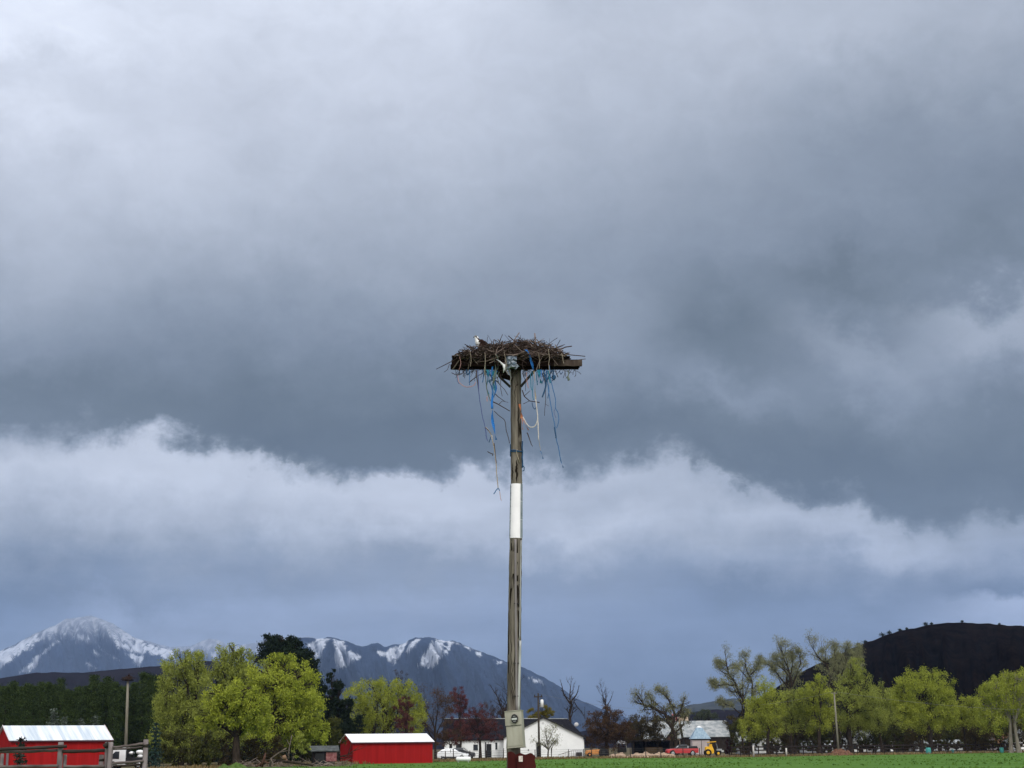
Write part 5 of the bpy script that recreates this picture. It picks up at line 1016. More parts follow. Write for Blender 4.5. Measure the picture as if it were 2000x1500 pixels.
# left red barn
Yb = 147; hb = 2.85; x0 = gx(20, Yb); barn = thing('red_barn', 'long low red barn with streaked pale metal roof behind the log fence', 'barn', (x0, Yb, 0), R(30))
Lb = 9.35; gable_parts(barn, Lb, 6.2, hb, 4.15, m_red, m_roofg, .22, .07, m_redtrim, ribs=0)
for c in [c for c in barn.children if c.name.startswith('roof')]:
    for xx in (-.225, Lb+.165): MB().prism([Vector((xx, -.23, hb-.05)), Vector((xx, 3.1, 4.25)), Vector((xx, 3.1, 4.29)), Vector((xx, -.23, hb-.01))], (.06, 0, 0)).build('barge_board', m_roofpink, c)
b = MB(); b.box((-.012, 1.0, 1.2), (.02, .9, 1.9)); b.build('door', m_cond_dull, barn)
# right red barn
Yb = 182; x0 = gx(689, Yb); barn2 = thing('red_barn', 'red metal barn with plain white roof, left of the white car', 'barn', (x0, Yb, 0), R(20))
gable_parts(barn2, 9.6, 6.0, 2.45, 3.35, m_red, m_roofw, .2, .07, m_redtrim)
# white house: long main roof, gable wing in front
Yh = 272; hx = gx(868, Yh); house = thing('white_house', 'white house with black roof and big plain front gable, just right of the nest pole', 'house', (hx, Yh, 0), R(0))
sx = 1/ppm(Yh); Lm = (1141-868)*sx; hw, hr = 3.0, 6.55; Wm = 10.0
b = MB(); b.box((Lm/2, Wm/2, hw/2), (Lm, Wm, hw)); b.build('wall', m_wall, house)
b = MB(); o_ = .35; rdg0, rdg1 = -.3, (1111-868)*sx
A = Vector((-o_, -o_, hw-.12)); B_ = Vector((Lm+o_, -o_, hw-.12)); C_ = Vector((Lm+o_, Wm+o_, hw-.12)); D_ = Vector((-o_, Wm+o_, hw-.12)); E_ = Vector((rdg0, Wm/2, hr)); F_ = Vector((rdg1, Wm/2, hr-.25)); t_ = Vector((0, 0, .16))
b.add([A, B_, C_, D_, E_, F_, A+t_, B_+t_, C_+t_, D_+t_, E_+t_, F_+t_], [(6, 7, 11, 10), (7, 8, 11), (8, 9, 10, 11), (9, 6, 10), (0, 4, 5, 1), (1, 5, 2), (2, 5, 4, 3), (3, 4, 0), (0, 1, 7, 6), (1, 2, 8, 7), (2, 3, 9, 8), (3, 0, 6, 9)])
rf = b.build('roof', m_char, house)
MB().tube([E_+t_, F_+t_], .07, 6).build('ridge_cap', m_conduit, rf)
b = MB(); b.ell((0, 0, 0), (.42, .1, .38), 12, 8); dsh = b.build('satellite_dish', mat('pale_dish', (.6, .6, .62), (.7, .7, .72)), house); dsh.location = ((1127-868)*sx, 1.4, 5.4); dsh.rotation_euler = (.3, 0, .4)
for u, w_, z0, z1 in ((896, .95, 1.1, 2.35), (969.5, .35, 1.3, 2.5), (880.5, .5, .1, 2.4), (929, .8, 1.2, 2.2)): window(house, (u-868)*sx, (z0+z1)/2, w_, z1-z0)
dr = MB().box(((955-868)*sx, -.03, 1.15), (.85, .05, 2.25)).build('door', m_fascia, house); MB().box(((955-868)*sx+.3, -.07, 1.1), (.05, .04, .12)).build('handle', m_conduit, dr)
MB().box(((948.5-868)*sx, -.12, 1.3), (.18, .18, 2.6)).build('porch_post', m_fascia, house)
wing = 1/ppm(Yh-8); wx0 = gx(984, Yh-8)-hx; wx1 = gx(1139.5, Yh-8)-hx; ww = wx1-wx0
b = MB(); gz = 3.32; gr = 6.55
b.prism([Vector((wx0, -8, 0)), Vector((wx1, -8, 0)), Vector((wx1, -8, gz)), Vector(((wx0+wx1)/2, -8, gr)), Vector((wx0, -8, gz))], (0, 8.0, 0)); b.build('gable_wall', m_wall, house)
b = MB(); s_ = (gr-gz)/(ww/2); cxm = (wx0+wx1)/2
for sg in (-1, 1):
    a = Vector((cxm+sg*(ww/2+.4), -8.3, gz-.4*s_+.02)); e = Vector((cxm, -8.3, gr+.02)); b.prism([a, e, e+Vector((0, 0, .14)), a+Vector((0, 0, .14))], (0, 13.0, 0))
wr = b.build('roof', m_char, house)
for sg in (-1, 1):
    a = Vector((cxm+sg*(ww/2+.42), -8.34, gz-.42*s_-.14)); e = Vector((cxm, -8.34, gr-.14)); MB().prism([a, e, e+Vector((0, 0, .30)), a+Vector((0, 0, .30))], (0, .035, 0)).build('fascia', m_fascia, wr)
gd = MB().box((gx(1052, Yh-8)-hx, -8.03, 1.2), (.78, .06, 2.4)).build('door', m_fascia, house); MB().box((gx(1052, Yh-8)-hx+.28, -8.08, 1.1), (.05, .04, .12)).build('handle', m_conduit, gd)
vn = [Vector((cxm-.05+.2*math.cos(t), -8.0, 5.55+.2*math.sin(t))) for t in [i*math.pi/8 for i in range(16)]]
MB().prism(vn, (0, -.03, 0)).build('round_vent', mat('pale_grey_vent', (.55, .56, .56), (.6, .6, .6)), house)
MB().box((gx(1032, Yh-8)-hx, -8.04, 1.2), (.16, .08, .24)).build('wall_light', m_iron, house)
b = MB(); xr0, xr1, xr2 = gx(1090, Yh-8.6)-hx, gx(1119, Yh-8.6)-hx, gx(1138, Yh-8.6)-hx
for i in range(14):
    t = i/13; x = xr0+(xr2-xr0)*t; zt = .35+.75*min(1, t/.6); b.box((x, -8.75, zt/2), (.05, .05, zt))
b.tube([(xr0, -8.75, .35), (xr1, -8.75, 1.1), (xr2, -8.75, 1.1)], .04, 5); b.build('ramp_railing', m_cond_dull, house)
b = MB(); b.box(((xr1+xr2)/2+.2, -8.45, .45), (1.0, .5, .62)); b.build('planter', m_shade, house)

# buildings glimpsed between the trees on the right
def small_house(label, Y, u0, u1, v_eave, v_ridge, W, wallm, roofm, axis='x', rz=0.0, name='house', cat='house', wins=2, group=None):
    s_ = 1/ppm(Y); root = thing(name, label, cat, (gx(u0, Y), Y, 0), rz, group); hw_ = P((u0+u1)/2, v_eave, Y).z; hr_ = P((u0+u1)/2, v_ridge, Y).z
    Lx = (u1-u0)*s_; gable_parts(root, Lx, W, hw_, hr_, wallm, roofm, .3, .12, m_fascia if axis == 'y' else None, gable_axis=axis)
    for i in range(wins): window(root, Lx*(i+.6)/(wins+.2), min(1.6, hw_*.55), .9, 1.0)
    if wins: d_ = MB().box((Lx*.5, -.03, 1.0), (.85, .05, 2.0)).build('door', m_dwood, root); MB().box((Lx*.5+.3, -.07, 1.0), (.05, .05, .1)).build('handle', m_conduit, d_)
    return root
m_greyroof = mat('pale_grey_roof', (.17, .19, .20), (.34, .35, .35), scale=1.2, rough=.6, detail=6); m_tan = mat('tan_wall', (.30, .23, .17), (.38, .30, .22), scale=1, rough=.9); m_brownw = mat('brown_gable_boards', (.055, .030, .020), (.085, .05, .035), scale=3, rough=.9, stretch=(4, 4, .3))
m_pinkw = mat('pale_pink_wall', (.42, .36, .36), (.50, .44, .43), scale=1.2, rough=.9); m_bluer = mat('blue_grey_metal_roof', (.16, .25, .34), (.27, .37, .45), scale=1.5, rough=.4, stretch=(3, 3, .3)); m_greyw = mat('grey_wall', (.24, .25, .26), (.33, .34, .34), scale=1.3, rough=.9)
small_house('grey-roofed house mostly hidden behind the pollarded tree', 325, 1258, 1328, 1441, 1410, 9, m_tan, m_greyroof, wins=3)
small_house('brown-boarded gable shed in front of the grey-roofed house', 312, 1296, 1324, 1448, 1430, 6, m_brownw, m_greyroof, 'y', name='shed', cat='shed', wins=0)
small_house('barn with a long pale grey metal roof behind the blue-roofed hut', 340, 1338, 1424, 1438, 1408, 10, m_dwood, m_greyroof, name='barn', cat='barn', wins=0)
small_house('small tan upper storey peeping over the trees left of the pale metal roof', 352, 1330, 1345, 1412, 1401, 5, m_tan, m_tan, name='house', wins=1)
# hut with the blue pyramid roof
Yk = 300; s_ = 1/ppm(Yk); hut = thing('hut', 'small hut with blue-grey pyramid roof and pale pink walls behind the yellow tractor', 'hut', (gx(1350, Yk), Yk, 0)); wk = (1389-1350)*s_; zk = P(1370, 1443, Yk).z; zt = P(1370, 1421, Yk).z
MB().box((wk/2, wk/2, zk/2), (wk*.86, wk*.86, zk)).build('wall', m_pinkw, hut)
b = MB(); q = [Vector((0, 0, zk)), Vector((wk, 0, zk)), Vector((wk, wk, zk)), Vector((0, wk, zk))]; t4 = [Vector((wk*.34, wk*.34, zt)), Vector((wk*.62, wk*.34, zt)), Vector((wk*.62, wk*.62, zt)), Vector((wk*.34, wk*.62, zt))]
b.add(q+t4, [(0, 1, 5, 4), (1, 2, 6, 5), (2, 3, 7, 6), (3, 0, 4, 7), (4, 5, 6, 7), (3, 2, 1, 0)]); kr = b.build('roof', m_bluer, hut); MB().ell((wk*.48, wk*.48, zt), (wk*.14, wk*.14, .3), 10, 6).build('roof_cap', m_roofw, kr)
MB().box((wk/2, -.06+wk*.07, zk-.1), (wk*.98, .1, .2)).build('eave_beam', m_fascia, hut); MB().box((wk*.52, wk*.07-.03, zk*.45), (.08, .06, zk*.9)).build('post', m_dwood, hut)
small_house('grey-walled shed with pale roof left of the right-hand trees', 300, 1446, 1468, 1448, 1430, 7, m_greyw, m_greyroof, name='shed', cat='shed', wins=1)
small_house('white gabled house seen between trunks under the first cottonwoods', 292, 1482, 1530, 1447, 1424, 8, m_wall, m_greyroof, 'y', wins=2)
small_house('long low grey shed behind the rail fence, left of the thin street pole', 320, 1570, 1632, 1458, 1448, 6, m_greyw, m_greyroof, name='shed', cat='shed', wins=3)
small_house('white house just right of the thin street pole, behind trunks', 294, 1654, 1708, 1446, 1428, 8, m_wall, m_greyroof, 'x', wins=2)
small_house('small white gabled shed left of the big round willow trunk', 300, 1722, 1744, 1447, 1434, 6, m_wall, m_greyroof, 'y', name='shed', cat='shed', wins=1)
small_house('long low pale building behind the big round willow', 335, 1790, 1880, 1453, 1446, 7, m_greyw, m_greyroof, name='shed', cat='shed', wins=4)
small_house('orange-brown roofed house near the right edge', 315, 1950, 1992, 1450, 1433, 8, m_pinkw, mat('rusty_roof', (.16, .075, .04), (.24, .12, .07), scale=2), wins=2)
small_house('white house at the very right edge of the view', 300, 1988, 2050, 1446, 1425, 8, m_wall, m_greyroof, 'y', wins=2)
# little shed and open carport
Ys = 164; s_ = 1/ppm(Ys); sh = thing('shed', 'tiny dark shed with sagging grey roof at the left end of the right red barn', 'shed', (gx(612, Ys), Ys, 0), R(12)); Ls = (655-612)*s_
MB().box((Ls*.5, 1.0, .75), (Ls, 1.9, 1.5)).build('wall', m_shade, sh)
b = MB(); b.prism([Vector((-.3, -.25, 1.5)), Vector((-.3, 1.0, 2.0)), Vector((-.3, 2.2, 1.5)), Vector((-.3, 2.2, 1.58)), Vector((-.3, 1.0, 2.09)), Vector((-.3, -.25, 1.58))], (Ls+.7, 0, 0)); b.build('roof', mat('mossy_grey_roof', (.05, .055, .055), (.10, .11, .11), scale=3, rough=.9), sh)
MB().box((Ls*.82, -.03, .95), (1.1, .05, .9)).build('faded_red_panel', mat('faded_red_boards', (.16, .05, .05), (.28, .13, .13), scale=4, rough=.9), sh); MB().box((Ls*.3, -.03, .65), (.9, .05, 1.3)).build('doorway_shade', m_black, sh)  # black sheet painted in for the dark inside of the shed
Yc = 286; s_ = 1/ppm(Yc); cp = thing('open_shed', 'long open-fronted dark shed with flat roof left of the red pickup', 'shed', (gx(1236, Yc), Yc, 0)); Lc = (1334-1236)*s_; zc_ = P(1280, 1446, Yc).z
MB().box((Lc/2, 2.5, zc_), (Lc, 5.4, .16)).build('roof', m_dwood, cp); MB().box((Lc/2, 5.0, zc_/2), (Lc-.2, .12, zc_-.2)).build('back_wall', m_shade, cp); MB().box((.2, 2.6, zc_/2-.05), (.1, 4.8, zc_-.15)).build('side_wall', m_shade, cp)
for i in range(5): MB().box((.2+(Lc-.4)*i/4, .1, zc_/2-.05), (.14, .14, zc_-.12)).build('post', m_dwood, cp)
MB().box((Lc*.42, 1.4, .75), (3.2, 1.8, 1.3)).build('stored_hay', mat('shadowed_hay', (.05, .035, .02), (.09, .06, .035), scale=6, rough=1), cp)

# ------------------------------------------------------------------ fences
m_rail = mat('weathered_log', (.055, .044, .042), (.15, .125, .12), scale=6, rough=.95, detail=7, stretch=(.3, .3, 1), bump=.5); m_post = mat('grey_fence_post', (.12, .10, .10), (.26, .225, .225), scale=5, rough=.95, detail=7, stretch=(1, 1, .2), bump=.4); m_posttop = mat('dark_post_top', (.03, .024, .022), (.06, .05, .045), scale=8, rough=1)
YF = 44.0; s_ = 1/ppm(YF); fo = Vector((gx(118, YF), YF, 0)); ff = thing('log_fence', 'rough log rail corral fence in front of the left red barn', 'fence', fo)
rf_ = random.Random(6)
def fpost(u, vtop, r_, dy=0, dark=0, name='post'):
    p = P(u, vtop, YF+dy)-fo; b = MB(); b.tube([(p.x-.02, dy, -.1), (p.x, dy, p.z*.5), (p.x+.01, dy, p.z-.02), (p.x+.01, dy, p.z)], [r_*1.08, r_*1.02, r_, r_*.8], 10); o = b.build(name, m_post, ff)
    if dark: t = MB(); t.tube([(p.x+.01, dy, p.z-dark), (p.x+.01, dy, p.z+.004)], [r_+.006, r_*.85], 10); t.build('post_cap', m_posttop, o)
    return o
fpost(118.5, 1449, .078, 0, .12); fpost(127, 1474, .05, .12); fpost(209, 1449, .06, .16, .16); fpost(216, 1449.5, .070, 0); fpost(198, 1474, .07, .1, .18); fpost(284.5, 1444, .072, 0, .22); fpost(4, 1472, .05, .2); fpost(-95, 1449, .08, 0, .12)
def frail(pts, r_, dy=0, mt=None):
    ps = [P(u, v, YF+dy)-fo for u, v in pts]; n_ = len(ps); q = []
    for i in range(n_-1):
        for k in range(4): q.append(ps[i].lerp(ps[i+1], k/4)+Vector((0, 0, rf_.uniform(-.008, .008))))
    q.append(ps[-1]); MB().tube(q, [r_*rf_.uniform(.88, 1.1) for _ in q], 8).build('rail', mt or m_rail, ff)
m_rdark = mat('dark_wet_log', (.024, .018, .016), (.055, .044, .04), scale=6, rough=.95, stretch=(.3, .3, 1))
frail([(-100, 1464), (0, 1463), (60, 1461), (113, 1458.5), (130, 1458)], .045, -.13, m_rdark); frail([(-100, 1470), (0, 1468.5), (60, 1468), (112, 1465)], .042, -.02, m_rail); frail([(-100, 1499), (0, 1497.5), (60, 1497), (113, 1496)], .042, -.12, m_rail)
frail([(122, 1468), (165, 1467), (204, 1465.5)], .050, -.1, m_rdark); frail([(124, 1498), (165, 1497.5), (204, 1497)], .045, -.08, m_rail); frail([(203, 1458), (212, 1452)], .06, .02, m_rdark)
frail([(220, 1459.5), (250, 1457), (280, 1452.5)], .036, -.1, m_rail); frail([(220, 1463), (252, 1462), (278, 1459)], .026, .12, m_rail); frail([(220, 1491), (250, 1489.5), (280, 1486.5)], .036, -.1, m_rail); frail([(221, 1497), (283, 1493)], .028, .1, m_rdark)

# wire fence with posts along the field edge before the house
m_wpost = mat('dark_wire_post', (.022, .018, .016), (.05, .04, .034), scale=9, rough=.95); m_wire = mat('dull_wire', (.05, .048, .046), (.09, .085, .08), rough=.6)
def along_edge(u, back): 
    v = float(np.interp(u, [a for a, b_ in edge_px], [b_ for a, b_ in edge_px])); g = G(u, v); return Vector((gx(u, g.y+back), g.y+back, 0))
wposts = [700, 727, 753, 775, 797, 819, 836, 853, 870, 886, 917, 950, 983, 1012, 1045, 1077, 1110, 1140, 1155, 1172, 1201, 1231, 1261, 1290, 1334, 1366]
wp = [along_edge(u, 3.0 if u > 1000 else 1.6) for u in wposts]
wf = thing('wire_fence', 'low dark wire fence with thin posts between the green field and the white house', 'fence', wp[0])
for i, p in enumerate(wp):
    h = 1.35 if i % 3 else 1.6; q = p-wp[0]; MB().tube([(q.x, q.y, -.05), (q.x+rf_.uniform(-.05, .05), q.y, h)], [.065, .055], 6).build('post', m_wpost, wf)
for z in (.35, .68, 1.0, 1.28):
    b = MB(); b.tube([p-wp[0]+Vector((0, -.07, z+rf_.uniform(-.03, .03))) for p in wp], .014, 4); b.build('wire', m_wire, wf)
# rail fence on the right
m_rrail = mat('black_brown_rail', (.016, .012, .011), (.034, .026, .023), scale=5, rough=.9)
ru = [1428+i*17.6 for i in range(36)]; rp3 = [along_edge(u, 4.0+2.5*math.sin(u*.004)) for u in ru]
rfn = thing('rail_fence', 'long dark post-and-rail fence along the far side of the field on the right', 'fence', rp3[0])
for p in rp3: q = p-rp3[0]; MB().box((q.x, q.y, .78), (.15, .15, 1.56)).build('post', m_rrail, rfn)
for z, hgt_ in ((.42, .15), (.92, .16), (1.38, .20)):
    b = MB()
    pts = [p-rp3[0]+Vector((0, -.10, z)) for p in rp3]; vs_ = []
    for p in pts: vs_ += [p+Vector((0, -.02, -hgt_/2)), p+Vector((0, .02, -hgt_/2)), p+Vector((0, .02, hgt_/2)), p+Vector((0, -.02, hgt_/2))]
    n_ = len(pts); b.add(vs_, [(i*4+k_, i*4+(k_+1) % 4, i*4+4+(k_+1) % 4, i*4+4+k_) for i in range(n_-1) for k_ in range(4)]+[(3, 2, 1, 0), tuple(range(4*n_-4, 4*n_))]); b.build('rail', m_rrail, rfn)

# ------------------------------------------------------------------ poles and wires
m_upole = mat('dark_utility_pole', (.03, .024, .02), (.07, .056, .046), scale=8, rough=.95, stretch=(1, 1, .1)); m_gpole = mat('grey_utility_pole', (.13, .12, .095), (.24, .22, .175), scale=8, rough=.95, stretch=(1, 1, .1)); m_white = mat('white_enamel', (.74, .75, .76), (.8, .8, .8), rough=.4)
Yu = 246; fu = Vector((gx(1053, Yu), Yu, 0)); up_ = thing('utility_pole', 'dark utility pole with crossarm and white transformer in front of the white gable', 'utility pole', fu); tp = P(1051, 1354, Yu)-fu
MB().tube([(0, 0, -.1), (tp.x*.5, 0, tp.z*.5), tp], [.19, .16, .12], 9).build('shaft', m_upole, up_)
MB().box(tp+Vector((0, -.14, -.55)), (1.35, .12, .18)).build('crossarm', m_upole, up_)
for x in (-.55, 0, .55): MB().tube([tp+Vector((x, -.14, -.46)), tp+Vector((x, -.14, -.22))], [.06, .09], 6).build('insulator', m_iron, up_)
c = P(1058.5, 1374, Yu)-fu; b = MB(); b.tube([c+Vector((0, 0, -.55)), c+Vector((0, 0, .5)), c+Vector((0, 0, .62))], [.25, .25, .14], 12); tr_ = b.build('transformer', m_white, up_); MB().tube([c+Vector((-.1, 0, .6)), c+Vector((-.14, 0, .85))], .05, 6).build('bushing', m_iron, tr_); MB().box(c*.5+Vector((tp.x*.42, 0, c.z*.5)), (.4, .1, .12)).build('bracket', m_iron, up_)
Yt_ = 236; ft = Vector((gx(1637, Yt_), Yt_, 0)); tpo = thing('utility_pole', 'thin grey leaning wire pole in front of the right-hand trees', 'utility pole', ft); tt = P(1629, 1352, Yt_)-ft
MB().tube([(0, 0, -.1), (tt.x*.5, 0, tt.z*.5), tt], [.17, .14, .10], 9).build('shaft', m_gpole, tpo); MB().box(tt+Vector((-.02, -.12, -.15)), (.85, .1, .12)).build('crossarm', m_gpole, tpo)
for x in (-.35, .35): MB().tube([tt+Vector((x, -.12, -.1)), tt+Vector((x, -.12, .08))], [.05, .06], 6).build('insulator', m_iron, tpo)
def wire(label, pts, r_=.013):
    b = MB(); b.tube(pts, r_, 4); o = b.build('overhead_wire', m_wire, None, pts[0]); tag(o, label, 'wire', 'overhead wires')
def sag(a, b_, s, n_=10): return [a.lerp(b_, i/n_)-Vector((0, 0, s*4*(i/n_)*(1-i/n_))) for i in range(n_+1)]
m_wire = mat('pale_wire', (.16, .16, .14), (.22, .22, .2), rough=.5)
wire('pale wire running left from the thin grey pole across the willows', sag(ft+tt+Vector((-.35, -.12, .05)), P(1440, 1378, 262), .5)); wire('pale wire running right from the thin grey pole past the big round willow', sag(ft+tt+Vector((.35, -.12, .05)), P(2060, 1388, 240), .6)); wire('thin wire running right from the dark utility pole over the house', sag(fu+tp+Vector((.55, -.14, -.2)), P(1330, 1385, 285), .8), .012)
# second nest pole at the left
Yn = 196; fn = Vector((gx(246, Yn), Yn, 0)); np2 = thing('nest_pole', 'bare grey pole with a small dark stick nest on top, before the pines', 'pole', fn); tn = P(250, 1329, Yn)-fn
MB().tube([(0, 0, -.1), (tn.x*.5, 0, tn.z*.5), tn], [.21, .18, .15], 9).build('shaft', m_gpole, np2); MB().box(tn+Vector((0, 0, .04)), (1.25, 1.0, .08)).build('platform', m_board, np2)
nst = thing('osprey_nest', 'small dark nest of sticks on top of the left pole before the pines', 'nest', fn+tn+Vector((0, 0, .08))); b = MB(); rn = random.Random(5)
for i in range(130): stick(b, Vector((rn.gauss(-.05, .28), rn.gauss(0, .25), abs(rn.gauss(.0, .2)))), rn.uniform(.4, .95), rn.uniform(0, 6.28), rn.gauss(0, .3), .022)
o = b.build('stick_heap', m_stick, nst); o['kind'] = 'stuff'; MB().ell((-.05, 0, .12), (.42, .4, .26), 10, 6, jit=.12).build('heart', m_core, nst)
b = MB(); b.ell((.12, -.1, .5), (.16, .1, .17), 8, 6); o = b.build('osprey', m_obrown, None); o.location = nst.location; tag(o, 'dark bird hunched on the small nest of the left pole', 'bird')
# flag
Yg = 285; fg = Vector((gx(1314, Yg), Yg, 0)); fl = thing('flagpole', 'flagpole with a limp red and white striped flag among the bare trees', 'flag', fg); zt = P(1314, 1392, Yg).z
MB().tube([(0, 0, 0), (0, 0, zt)], [.05, .03], 7).build('pole', m_conduit, fl)
b = MB(); 
for i in range(7):
    b.cur = i % 2; x0_, x1_ = .05+i*.11, .05+(i+1)*.11; za, zb = zt-.15-i*.05, zt-1.45+.06*math.sin(i*2)
    y0_, y1_ = .10*math.sin(i*1.3), .10*math.sin((i+1)*1.3); b.add([(x0_, y0_, zb), (x1_, y1_, zb), (x1_, y1_, za), (x0_, y0_, za), (x0_, y0_+.015, zb), (x1_, y1_+.015, zb), (x1_, y1_+.015, za), (x0_, y0_+.015, za)], [(0, 1, 2, 3), (7, 6, 5, 4), (0, 4, 5, 1), (2, 6, 7, 3)])
b.build('flag', [mat('flag_red', (.50, .04, .06)), mat('flag_white', (.70, .62, .62))], fl)

# ------------------------------------------------------------------ vehicles
m_tyre = mat('tyre_rubber', (.010, .010, .011), (.02, .02, .02), scale=20, rough=.9); m_rim = mat('steel_rim', (.30, .31, .32), (.42, .43, .44), scale=10, rough=.35, metal=.6); m_cglass = mat('tinted_car_glass', (.02, .028, .035), (.05, .06, .07), scale=1, rough=.12, spec=.7)
m_cwhite = mat('white_car_paint', (.76, .78, .80), (.80, .81, .82), rough=.25, spec=.6); m_cred = mat('red_car_paint', (.42, .018, .022), (.46, .024, .028), rough=.3, spec=.6); m_trimb = mat('black_plastic_trim', (.010, .010, .011), (.016, .016, .017), rough=.6); m_lamp = mat('clear_lamp_lens', (.55, .57, .6), (.65, .67, .7), rough=.15, spec=.7); m_tail = mat('red_lamp_lens', (.35, .01, .01), (.4, .015, .015), rough=.2)
def loft_body(profile, W, nose=.0):
    """closed car body: profile = [(x, zlow, zhigh, halfwidth_low, halfwidth_high)] along the length"""
    b = MB(); vs_ = []
    for (x, zl, zh, wl_, wh) in profile:
        zm = zl+(zh-zl)*.55; vs_ += [Vector((x, -wl_, zl)), Vector((x, -max(wl_, wh)*1.0, zm)), Vector((x, -wh, zh-.03)), Vector((x, -wh*.86, zh)), Vector((x, wh*.86, zh)), Vector((x, wh, zh-.03)), Vector((x, max(wl_, wh), zm)), Vector((x, wl_, zl))]
    n_ = len(profile); fs = [(i*8+k_, i*8+(k_+1) % 8, i*8+8+(k_+1) % 8, i*8+8+k_) for i in range(n_-1) for k_ in range(8)]+[tuple(range(7, -1, -1)), tuple(range(8*n_-8, 8*n_))]
    return b.add(vs_, fs)
def wheels(root, xs, hw, r_, wd=.24, yset=None):
    for x in xs:
        for s_ in (-1, 1):
            wh = MB().wheelx((x, s_*hw, r_), r_, wd).build('wheel', m_tyre, root); MB().wheelx((x, s_*(hw+wd*.36), r_), r_*.6, wd*.4, 12).build('rim', m_rim, wh)
            MB().prism([Vector((x+(r_+.07)*math.cos(t), s_*(hw+wd*.28), r_+(r_+.07)*math.sin(t))) for t in [math.pi*i/10-.12 for i in range(11)]], (0, s_*.03, 0)).build('wheel_arch', m_trimb, root)
# white crossover, nose to the right
Ycar = 231; car = thing('parked_car', 'white crossover car parked before the white house, nose to the right', 'car', (gx(885, Ycar), Ycar, 0), R(-6))
loft_body([(-2.25, .45, .95, .78, .82), (-2.18, .36, 1.05, .86, .86), (-1.5, .28, 1.08, .92, .90), (0, .26, 1.04, .93, .91), (.95, .27, 1.02, .92, .9), (1.7, .3, .95, .9, .86), (2.15, .36, .82, .82, .76), (2.28, .45, .66, .7, .64)], 1.8).build('body', m_cwhite, car)
gh = loft_body([(-2.12, 1.0, 1.08, .80, .76), (-1.55, 1.0, 1.48, .84, .66), (-.95, 1.0, 1.60, .86, .66), (-.2, 1.0, 1.63, .86, .66), (.35, 1.0, 1.52, .86, .66), (1.15, 1.0, 1.04, .84, .74)], 1.8).build('cabin', m_cwhite, car)
for s_ in (-1, 1):
    MB().prism([Vector((-1.75, s_*.82, 1.12)), Vector((.75, s_*.82, 1.10)), Vector((.22, s_*.70, 1.47)), Vector((-.2, s_*.685, 1.54)), Vector((-.95, s_*.70, 1.50)), Vector((-1.4, s_*.74, 1.36))], (0, s_*.035, 0)).build('side_window', m_cglass, gh)
    MB().box((-.25, s_*.865, 1.06), (.06, .05, .9)).build('door_seam', m_trimb, car); MB().box((.72, s_*.98, 1.10), (.16, .16, .11)).build('mirror', m_cwhite, car); MB().ell((2.0, s_*.72, .80), (.20, .10, .07), 8, 5).build('headlight', m_lamp, car); MB().box((-2.2, s_*.70, .95), (.08, .3, .12)).build('tail_light', m_tail, car); MB().box((0, s_*.935, .36), (3.0, .03, .16)).build('sill_trim', m_trimb, car)
MB().prism([Vector((.42, -.60, 1.47)), Vector((.42, .60, 1.47)), Vector((1.08, .72, 1.10)), Vector((1.08, -.72, 1.10))], (.03, 0, .035)).build('windscreen', m_cglass, gh); MB().box((2.26, 0, .55), (.05, 1.1, .16)).build('grille', m_trimb, car); wheels(car, (-1.35, 1.38), .80, .36)
# dark pickup parked behind it
Yd = 240; dk = thing('parked_car', 'dark grey car mostly hidden behind the white crossover', 'car', (gx(903, Yd), Yd, 0), R(-4)); m_cdark = mat('charcoal_car_paint', (.012, .013, .016), (.018, .019, .022), rough=.3, spec=.6)
loft_body([(-1.9, .4, 1.0, .8, .8), (-1.2, .3, 1.1, .9, .88), (.7, .3, 1.1, .9, .88), (1.8, .34, 1.0, .86, .82), (1.95, .45, .8, .75, .7)], 1.8).build('body', m_cdark, dk); dg_ = loft_body([(-1.7, 1.05, 1.1, .8, .78), (-1.2, 1.05, 1.68, .82, .68), (.2, 1.05, 1.72, .82, .68), (.95, 1.05, 1.12, .82, .76)], 1.8).build('cabin', m_cdark, dk)
MB().prism([Vector((-1.2, -.80, 1.15)), Vector((.6, -.80, 1.15)), Vector((.1, -.70, 1.6)), Vector((-1.0, -.70, 1.6))], (0, -.03, 0)).build('side_window', m_cglass, dg_); wheels(dk, (-1.2, 1.2), .78, .36)
# red pickup, nose to the left
Yr = 252; pk = thing('pickup_truck', 'red pickup truck with black top parked by the dark open shed', 'pickup truck', (gx(1331.5, Yr), Yr, 0), R(4))
loft_body([(-2.55, .60, .95, .8, .78), (-2.45, .5, 1.10, .90, .86), (-1.4, .48, 1.22, .95, .92), (-1.0, .48, 1.26, .95, .93), (.55, .48, 1.26, .95, .93), (.6, .48, 1.24, .95, .93), (2.45, .52, 1.24, .95, .93), (2.5, .55, 1.2, .93, .91)], 1.9).build('body', m_cred, pk)
cb_ = loft_body([(-1.15, 1.2, 1.26, .88, .86), (-.45, 1.2, 1.82, .88, .72), (.2, 1.2, 1.88, .88, .72), (.75, 1.2, 1.84, .88, .74), (.85, 1.2, 1.3, .88, .82)], 1.9).build('cab', m_trimb, pk)
loft_body([(.9, 1.2, 1.62, .9, .80), (2.3, 1.2, 1.60, .9, .80), (2.45, 1.2, 1.3, .9, .85)], 1.9).build('bed_cover', m_trimb, pk)
